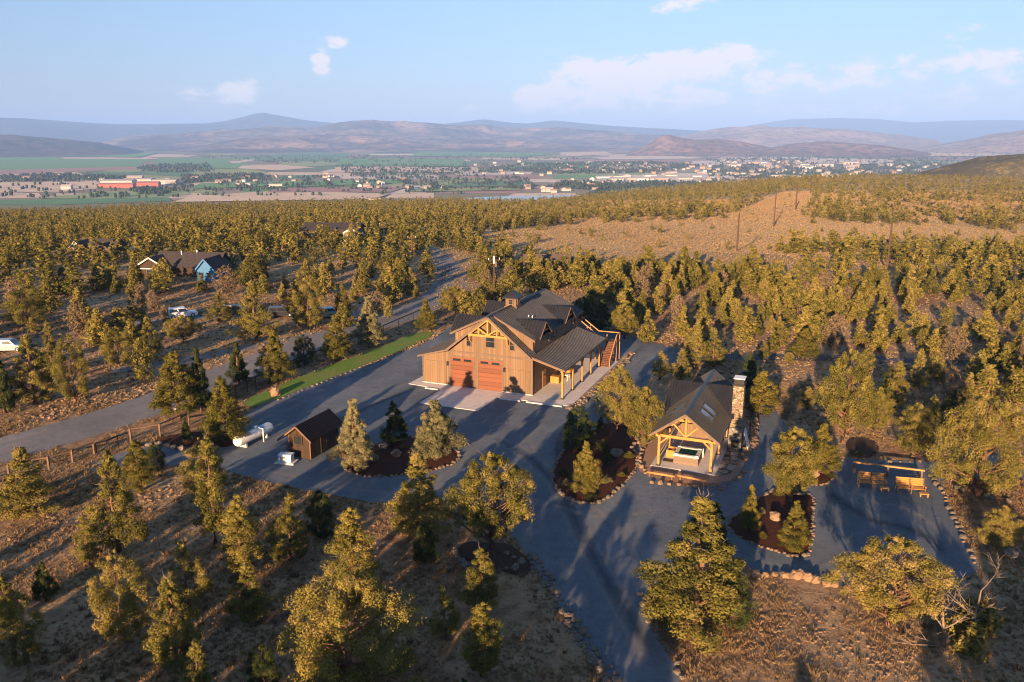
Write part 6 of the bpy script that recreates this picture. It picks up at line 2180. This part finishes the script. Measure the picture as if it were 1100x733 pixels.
rock_line([(489, 590), (493, 604), (505, 611)], 0.6, 0.62, "grey rock at the left rim of the dark rock bed", "rocks of the dark bed")
rock_line([(545, 596), (560, 604), (552, 614), (535, 610)], 0.9, 0.7, "mossy rock inside the dark rock bed", "rocks inside the dark bed")
rock_line([(895, 494), (930, 496), (960, 497), (1000, 497)], 1.0, 0.5, "grey stone along the back edge of the gravel lane behind the hitching rail", "stones behind the hitching rail", jit=0.2)
rock_line([(1030, 525), (1050, 530), (1075, 537), (1095, 540)], 1.2, 0.9, "big grey boulder below the large spreading juniper", "boulders below the spreading juniper", jit=0.4, name="boulder")
SINGLE = [(296, 425, 1.5, "square tan boulder on the left end of the lawn", True), (403, 497, 1.0, "pale flat boulder in the left of the front mulch bed", False), (412, 484, 1.25, "grey boulder at the back of the front mulch bed", False), (426, 491, 1.1, "tan boulder in the middle of the front mulch bed", True),
          (452, 484, 1.35, "largest grey boulder in the front mulch bed", False), (478, 483, 0.9, "pale boulder at the right of the front mulch bed", False), (671, 458, 1.0, "pale boulder at the top of the oval mulch bed", False), (662, 491, 1.2, "whitish boulder in the middle of the oval mulch bed", False),
          (832, 560, 0.95, "tan boulder in the middle of the court mulch bed", True), (875, 513, 1.0, "flat tan boulder in the small stone ring", True), (858, 533, 1.1, "dark grey boulder behind the bushy young pine", False), (757, 684, 0.8, "small pale boulder below the big golden juniper", False), (1085, 600, 1.2, "grey boulder at the right edge below the court", False)]
for (bx, by, s, lab, tan) in SINGLE:
    p = at(bx, by)
    o = link("boulder", (TROCK if tan else ROCK)[rgr.randrange(5)])
    o.location = (p.x, p.y, 0.14 if s < 1.4 else 0.05)
    o.scale = (s, s, s * 0.95)
    o.rotation_euler = (0, 0, rgr.uniform(0, 6))
    tag(o, lab, "boulder")
rocks.sort()
left_rocks = []
for k, (q, x, y, z, s, lab, grp, tan, nm) in enumerate(rocks):
    if k < 286:
        o = link(nm, (TROCK if tan else ROCK)[rgr.randrange(5 if tan else 12)])
        o.location = (x, y, z - 0.10 * s)
        o.scale = (s, s, s * rgr.uniform(0.8, 1.1))
        o.rotation_euler = (rgr.uniform(-.15, .15), rgr.uniform(-.15, .15), rgr.uniform(0, 6))
        tag(o, lab, "boulder" if nm == "boulder" else "stone", grp)
    else:
        left_rocks.append((x, y, z, s))


PAD = [(680, 466), (680, 515), (700, 522), (790, 522), (812, 500), (816, 430), (700, 395), (690, 440)]


def in_scrub(u, v):
    return not (any(inside((u, v), q) for q in (SITE, PAD, BED_E, BED_A, BED_B, BED_C, LAWN)) or inside((u, v), ROAD_ZONE))


def band(line, w):
    return [(p[0], p[1] - w) for p in line] + [(p[0], p[1] + w) for p in reversed(line)]


ROAD_ZONE = band(ROAD_PX[:11], 13)
# loose small stones on the banks and in the scrub: one object
rgl = random.Random(8)
mb = MB()
for (x, y, z, s) in left_rocks:
    mb.blob((x, y, z + 0.15 * s), (0.45 * s, 0.4 * s, 0.3 * s), rgl.randrange(9999), 6, 4, 0.25)
BANKS = [([(20, 452), (60, 441), (110, 431), (170, 415), (215, 400)], 7, 260, 0.34), ([(280, 372), (330, 358), (380, 345), (440, 326)], 5, 150, 0.34), ([(0, 590), (60, 568), (130, 545), (200, 520)], 10, 150, 0.3), ([(200, 690), (300, 620), (360, 580)], 8, 120, 0.25), ([(400, 600), (440, 640), (470, 720)], 30, 160, 0.22),
         ([(800, 660), (900, 690), (1000, 700)], 30, 200, 0.2), ([(990, 420), (1040, 440), (1095, 470)], 9, 120, 0.4), ([(660, 350), (720, 362), (760, 368)], 6, 140, 0.42), ([(705, 395), (740, 400), (800, 405)], 8, 60, 0.3)]
for line, w, n_, s in BANKS:
    for _ in range(n_):
        k = rgl.randrange(len(line) - 1)
        f = rgl.random()
        u = line[k][0] + (line[k + 1][0] - line[k][0]) * f
        v = line[k][1] + (line[k + 1][1] - line[k][1]) * f + rgl.gauss(0, w * 0.6)
        p = at(u, v)
        q = s * rgl.uniform(0.4, 1.3)
        mb.blob((p.x, p.y, p.z + 0.12 * q), (q * 0.55, q * 0.5, q * 0.36), rgl.randrange(9999), 6, 4, 0.25)
o = mb.build("small_stones", M["tanrock"])
o["kind"] = "stuff"
tag(o, "loose tan stones strewn over the banks and dry scrub", "stones")

# ------------------------------------------------------------------ dry grass and low brush: stuff
def scatter_tufts(name, label, cat, n, mat, blades, size, dmin, dmax, seed, prob=None):
    rg = np.random.default_rng(seed)
    P = []
    tries = 0
    while len(P) < n and tries < n * 6:
        tries += 1
        d = math.sqrt(rg.uniform(dmin ** 2, dmax ** 2))
        a = math.radians(rg.uniform(-36, 36))
        x, y = d * math.sin(a), d * math.cos(a)
        u, v, _ = pix(x, y, 0)
        if not in_scrub(u, v):
            continue
        c_ = float(vnoise(np.array([x / 3.4]), np.array([y / 3.4]), 3)[0]) * 0.6 + float(vnoise(np.array([x / 11.0]), np.array([y / 11.0]), 9)[0]) * 0.4
        if rg.random() > (c_ - 0.22) * 2.4:
            continue
        P.append((x, y))
    P = np.array(P)
    n = len(P)
    N = n * blades
    ci = np.repeat(np.arange(n), blades)
    s = (size * rg.uniform(0.55, 1.4, n))[ci]
    a = rg.random(N) * 6.283
    r = rg.random(N) * s * 0.55
    base = np.stack([P[ci, 0] + r * np.cos(a), P[ci, 1] + r * np.sin(a), np.zeros(N)], -1)
    h = s * rg.uniform(0.5, 1.1, N)
    out = np.stack([np.cos(a), np.sin(a)], -1) * (h * rg.uniform(0.2, 0.8, N))[:, None]
    a2 = rg.random(N) * 6.283
    wv = np.stack([np.cos(a2), np.sin(a2), np.zeros(N)], -1) * (s * 0.16)[:, None]
    tip = base + np.concatenate([out, h[:, None]], 1)
    V = np.stack([base - wv, base + wv, tip], 1).reshape(-1, 3)
    F = np.arange(N * 3).reshape(-1, 3)
    t = np.repeat(np.clip(rg.normal(0.5, 0.2, n)[ci] + rg.normal(0, 0.1, N), 0, 1), 3)
    me = np_mesh(name, V, F, M[mat], t)
    o = link(name, me)
    o["kind"] = "stuff"
    return tag(o, label, cat)


scatter_tufts("dry_grass", "dry straw-coloured grass tufts over the scrub ground", "grass", 38000, "straw", 8, 0.165, 38, 105, 5)
scatter_tufts("dry_brush", "low grey-brown brush over the scrub ground", "brush", 6000, "sage", 22, 0.30, 38, 190, 6)


def far_tufts(name, label, cat, n, mat, size, seed, poly=None, dmin=110, dmax=700, keep=None):
    """broad low tufts standing on the far slopes"""
    rg = np.random.default_rng(seed)
    K = n * 16
    d = dmin * (dmax / dmin) ** rg.random(K) if poly is None else rg.uniform(dmin, dmax, K)
    a = np.radians(rg.uniform(-35, 35, K))
    x, y = d * np.sin(a), d * np.cos(a)
    z = zt_np(x, y)
    Z = z - CAM_H
    zc = y * math.cos(PITCH) - Z * math.sin(PITCH)
    yc = y * math.sin(PITCH) + Z * math.cos(PITCH)
    u, v = 550 + FPX * x / zc, 366.5 - FPX * yc / zc
    ok = (u > -20) & (u < 1120)
    if poly:
        inn = np.zeros(K, bool)
        for q in poly:
            inn |= inside_np(u, v, q)
        ok &= inn
    for q in (SITE, PAD, BED_E, BED_A, BED_B, BED_C, LAWN, ROAD_ZONE):
        ok &= ~inside_np(u, v, q)
    for l, r_ in HOUSES:
        ok &= np.hypot(x - l.x, y - l.y) > r_ * 0.7
    P = np.stack([x, y, z, d], -1)[ok][:n]
    P = np.array(P)
    n, blades = len(P), 4
    N = n * blades
    ci = np.repeat(np.arange(n), blades)
    s = size * rg.uniform(0.5, 1.5, n)[ci] * np.clip(P[ci, 3] / 260.0, 0.7, 2.2)
    a = rg.random(N) * 6.283
    r = rg.random(N) * s * 0.6
    base = np.stack([P[ci, 0] + r * np.cos(a), P[ci, 1] + r * np.sin(a), P[ci, 2] - 0.03], -1)
    a2 = rg.random(N) * 3.1416
    wv = np.stack([np.cos(a2), np.sin(a2), np.zeros(N)], -1) * (s * 0.34)[:, None]
    h = s * rg.uniform(0.35, 0.75, N)
    lean = np.stack([np.cos(a) * h * 0.3, np.sin(a) * h * 0.3, h], -1)
    V = np.stack([base - wv, base + wv, base + wv * 0.55 + lean, base - wv * 0.55 + lean], 1).reshape(-1, 3)
    F = np.arange(N * 4).reshape(-1, 4)
    t = np.repeat(np.clip(rg.normal(0.58, 0.10, n)[ci] + rg.normal(0, 0.06, N), 0, 1), 4)
    o = link(name, np_mesh(name, V, F, M[mat], t))
    o["kind"] = "stuff"
    return tag(o, label, cat)


far_tufts("meadow_grass", "tawny grass and low brush covering the open meadow beyond the barn", "grass", 150000, "straw", 0.21, 12, [MEADOW] + SPARSE, 200, 900)
far_tufts("slope_grass", "dry grass tufts between the junipers of the wooded slopes", "grass", 40000, "straw", 0.36, 13, None, 105, 600)

# ------------------------------------------------------------------ the valley town
WALLS = [plain("town_white_wall", (0.36, 0.34, 0.32), 0.8), plain("town_tan_wall", (0.28, 0.22, 0.17), 0.8), plain("town_red_wall", (0.27, 0.075, 0.052), 0.7), plain("town_grey_wall", (0.46, 0.46, 0.46), 0.8)]
ROOFS = [plain("town_pale_roof", (0.36, 0.34, 0.325), 0.6), plain("town_grey_roof", (0.22, 0.21, 0.21), 0.8), plain("town_brown_roof", (0.26, 0.17, 0.12), 0.8), plain("town_red_roof", (0.30, 0.12, 0.085), 0.7), plain("town_blue_roof", (0.30, 0.38, 0.46), 0.5)]


def block(L, Wd, H, pitch, wi, ri):
    mb = MB()
    mb.prism([(-Wd / 2, -1), (Wd / 2, -1), (Wd / 2, H), (0, H + pitch * 0.96), (-Wd / 2, H)], -L / 2, L / 2, axis="x", mi=0)
    k = pitch / (Wd / 2)
    for s in (-1, 1):
        mb.slab((-L / 2 - .5, s * (Wd / 2 + .6), H - .6 * k + .25), (L / 2 + .5, s * (Wd / 2 + .6), H - .6 * k + .25), (L / 2 + .5, 0, H + pitch + .25), (-L / 2 - .5, 0, H + pitch + .25), 0.4, mi=1)
    return mb.mesh("town_building", [WALLS[wi], ROOFS[ri]])


SMALL = [block(15, 10, 4.5, 2.6, w_, r_) for w_, r_ in ((0, 1), (1, 2), (0, 0), (3, 1), (1, 1), (0, 2))]
BIG = [block(62, 34, 9, 2.5, w_, r_) for w_, r_ in ((0, 0), (1, 0), (0, 0), (3, 4), (0, 1))]
RED = [block(58, 26, 9, 3, 2, 3), block(80, 30, 8, 3, 2, 0), block(44, 24, 10, 4, 2, 3)]
rgv = random.Random(17)


def town(n, poly, protos, label, group, cat, name, smin=0.8, smax=1.3, vsnap=None):
    xs, ys = [p[0] for p in poly], [p[1] for p in poly]
    k = 0
    while k < n:
        u, v = rgv.uniform(min(xs), max(xs)), rgv.uniform(min(ys), max(ys))
        if not inside((u, v), poly):
            continue
        k += 1
        p = at(u, v, VALLEY + 2)
        o = link(name, protos[rgv.randrange(len(protos))])
        o.location = (p.x, p.y, VALLEY + 1.5)
        s = rgv.uniform(smin, smax)
        o.scale = (s, s, s * rgv.uniform(0.85, 1.1))
        o.rotation_euler = (0, 0, rgv.choice([0.1, 1.67, 0.1, -0.2]) + rgv.uniform(-0.08, 0.08))
        tag(o, label, cat, group)


town(150, [(670, 175), (780, 172), (900, 172), (1000, 176), (1040, 180), (960, 196), (880, 200), (780, 200), (700, 192)], SMALL, "small pale house in the valley town right of the river", "houses of the valley town", "house", "town_house", 1.0, 1.7)
town(30, [(640, 187), (760, 184), (850, 184), (870, 195), (800, 199), (720, 196)], BIG, "long pale warehouse in the valley town beyond the wooded rim", "warehouses of the valley town", "warehouse", "warehouse", 0.35, 0.85)
town(14, [(640, 190), (700, 188), (720, 196), (650, 198)], BIG, "pale warehouse behind the green field right of the river", "warehouses behind the green field", "warehouse", "warehouse", 0.5, 0.9)
town(12, [(780, 174), (900, 174), (960, 178), (900, 182), (790, 181)], BIG, "large pale hall at the far side of the valley town", "halls at the far side of the town", "hall", "warehouse", 0.8, 1.3)
town(42, [(480, 176), (560, 172), (680, 174), (690, 184), (600, 190), (500, 186)], SMALL, "small house among trees in the middle of the valley", "houses in the middle of the valley", "house", "town_house", 0.9, 1.4)
town(40, [(20, 190), (110, 187), (160, 190), (300, 190), (360, 186), (370, 194), (180, 199), (30, 196)], SMALL, "small farm building among trees in the left of the valley", "farm buildings left of the valley", "farm building", "farm_building", 0.9, 1.5)
town(16, [(560, 200), (640, 190), (660, 204), (570, 208)], SMALL, "small building near the river bend", "buildings near the river", "house", "town_house", 1.0, 1.5)
town(14, [(360, 186), (480, 184), (480, 206), (370, 206)], SMALL, "small farmhouse among the tan fields left of the river", "farmhouses among the tan fields", "house", "farm_house", 1.0, 1.5)
for (u, v, pr_, s, lab) in [(118, 201, RED[0], 1.0, "red-walled mill shed in the valley, leftmost of the red row"), (136, 201.5, RED[2], 1.0, "red mill shed with red roof beside the pale mill hall"), (160, 199.5, RED[0], 1.1, "red mill shed at the right end of the red row"), (128, 198.5, BIG[0], 1.5, "long pale mill hall behind the red sheds"),
                            (150, 196.5, BIG[2], 1.4, "pale mill hall with silo tower in the left valley"), (178, 197, BIG[0], 1.2, "white mill hall right of the red sheds"), (146, 194, BIG[1], 0.8, "tall pale mill tower block behind the halls"), (72, 203, SMALL[2], 1.8, "white-roofed barn in the tan field left of the red sheds"), (262, 199, BIG[2], 0.7, "white farm hall in the green field right of the mill"), (296, 200, BIG[0], 0.7, "long white hall at the edge of the green field"),
                            (402, 215, BIG[0], 0.5, "small pale building on the near river bank")]:
    p = at(u, v, VALLEY + 2)
    o = link("mill_building", pr_)
    o.location = (p.x, p.y, VALLEY + 1.5)
    o.scale = (s, s, s * (1.9 if "tower" in lab and "block" in lab else 1))
    o.rotation_euler = (0, 0, 0.12)
    tag(o, lab, "building")

# trees of the valley: far-off, one mass
VT_ZONES = [(1000, [(560, 176), (700, 174), (760, 178), (700, 186), (600, 187), (520, 182)]), (1500, [(760, 170), (900, 170), (1010, 172), (1060, 178), (980, 196), (860, 200), (770, 198), (760, 186)]), (420, [(600, 196), (700, 196), (780, 196), (760, 203), (640, 204), (590, 203)]),
            (330, [(0, 189), (60, 187), (140, 190), (130, 195), (0, 196)]), (300, [(195, 189), (280, 187), (290, 194), (200, 197)]), (200, [(150, 178), (220, 176), (230, 185), (155, 186)]), (300, [(360, 178), (520, 176), (560, 186), (380, 190)]), (130, [(230, 194), (420, 186), (420, 200), (240, 206)]),
            (50, [(140, 204), (220, 200), (200, 206), (160, 210)]), (180, [(420, 190), (560, 188), (580, 204), (430, 206)]), (120, [(0, 198), (200, 198), (400, 200), (500, 208), (300, 212), (0, 214)]), (260, [(200, 168), (560, 166), (660, 172), (300, 176)]), (90, [(640, 205), (700, 206), (690, 212), (630, 212)]), (420, [(800, 163), (1100, 164), (1100, 172), (800, 171)])]
blobs = []
for i in range(4):
    b = MB().blob((0, 0, 4.6), (4.2, 4.2, 4.8), 900 + i, 7, 5, 0.28)
    v_ = np.array(b.v)
    fq = [f if len(f) == 4 else (f[0], f[1], f[2], f[2]) for f in b.f]
    tri = []
    for f in b.f:
        tri += [(f[0], f[1], f[2])] + ([(f[0], f[2], f[3])] if len(f) == 4 else [])
    blobs.append((v_, np.array(tri)))
Vs, Fs, Ts, off = [], [], [], 0
for n_, poly in VT_ZONES:
    xs, ys = [p[0] for p in poly], [p[1] for p in poly]
    k = 0
    while k < n_:
        u, v = rgv.uniform(min(xs), max(xs)), rgv.uniform(min(ys), max(ys))
        if not inside((u, v), poly):
            continue
        k += 1
        p = at(u, v, VALLEY + 1)
        for c_ in range(rgv.choice([1, 2, 3, 4])):
            V, F = blobs[rgv.randrange(4)]
            s = rgv.uniform(0.45, 1.0)
            q = V * np.array([s, s, s * rgv.uniform(0.8, 1.4)]) + np.array([p.x + rgv.uniform(-14, 14), p.y + rgv.uniform(-14, 14), VALLEY + 1.0])
            Vs.append(q)
            Fs.append(F + off)
            Ts.append(np.full(len(V), rgv.random()))
            off += len(V)
o = link("valley_trees", np_mesh("valley_trees", np.concatenate(Vs), np.concatenate(Fs), M["valleytree"], np.concatenate(Ts)))
o["kind"] = "stuff"
tag(o, "dark leafy trees in rows and clumps all over the valley floor", "trees")
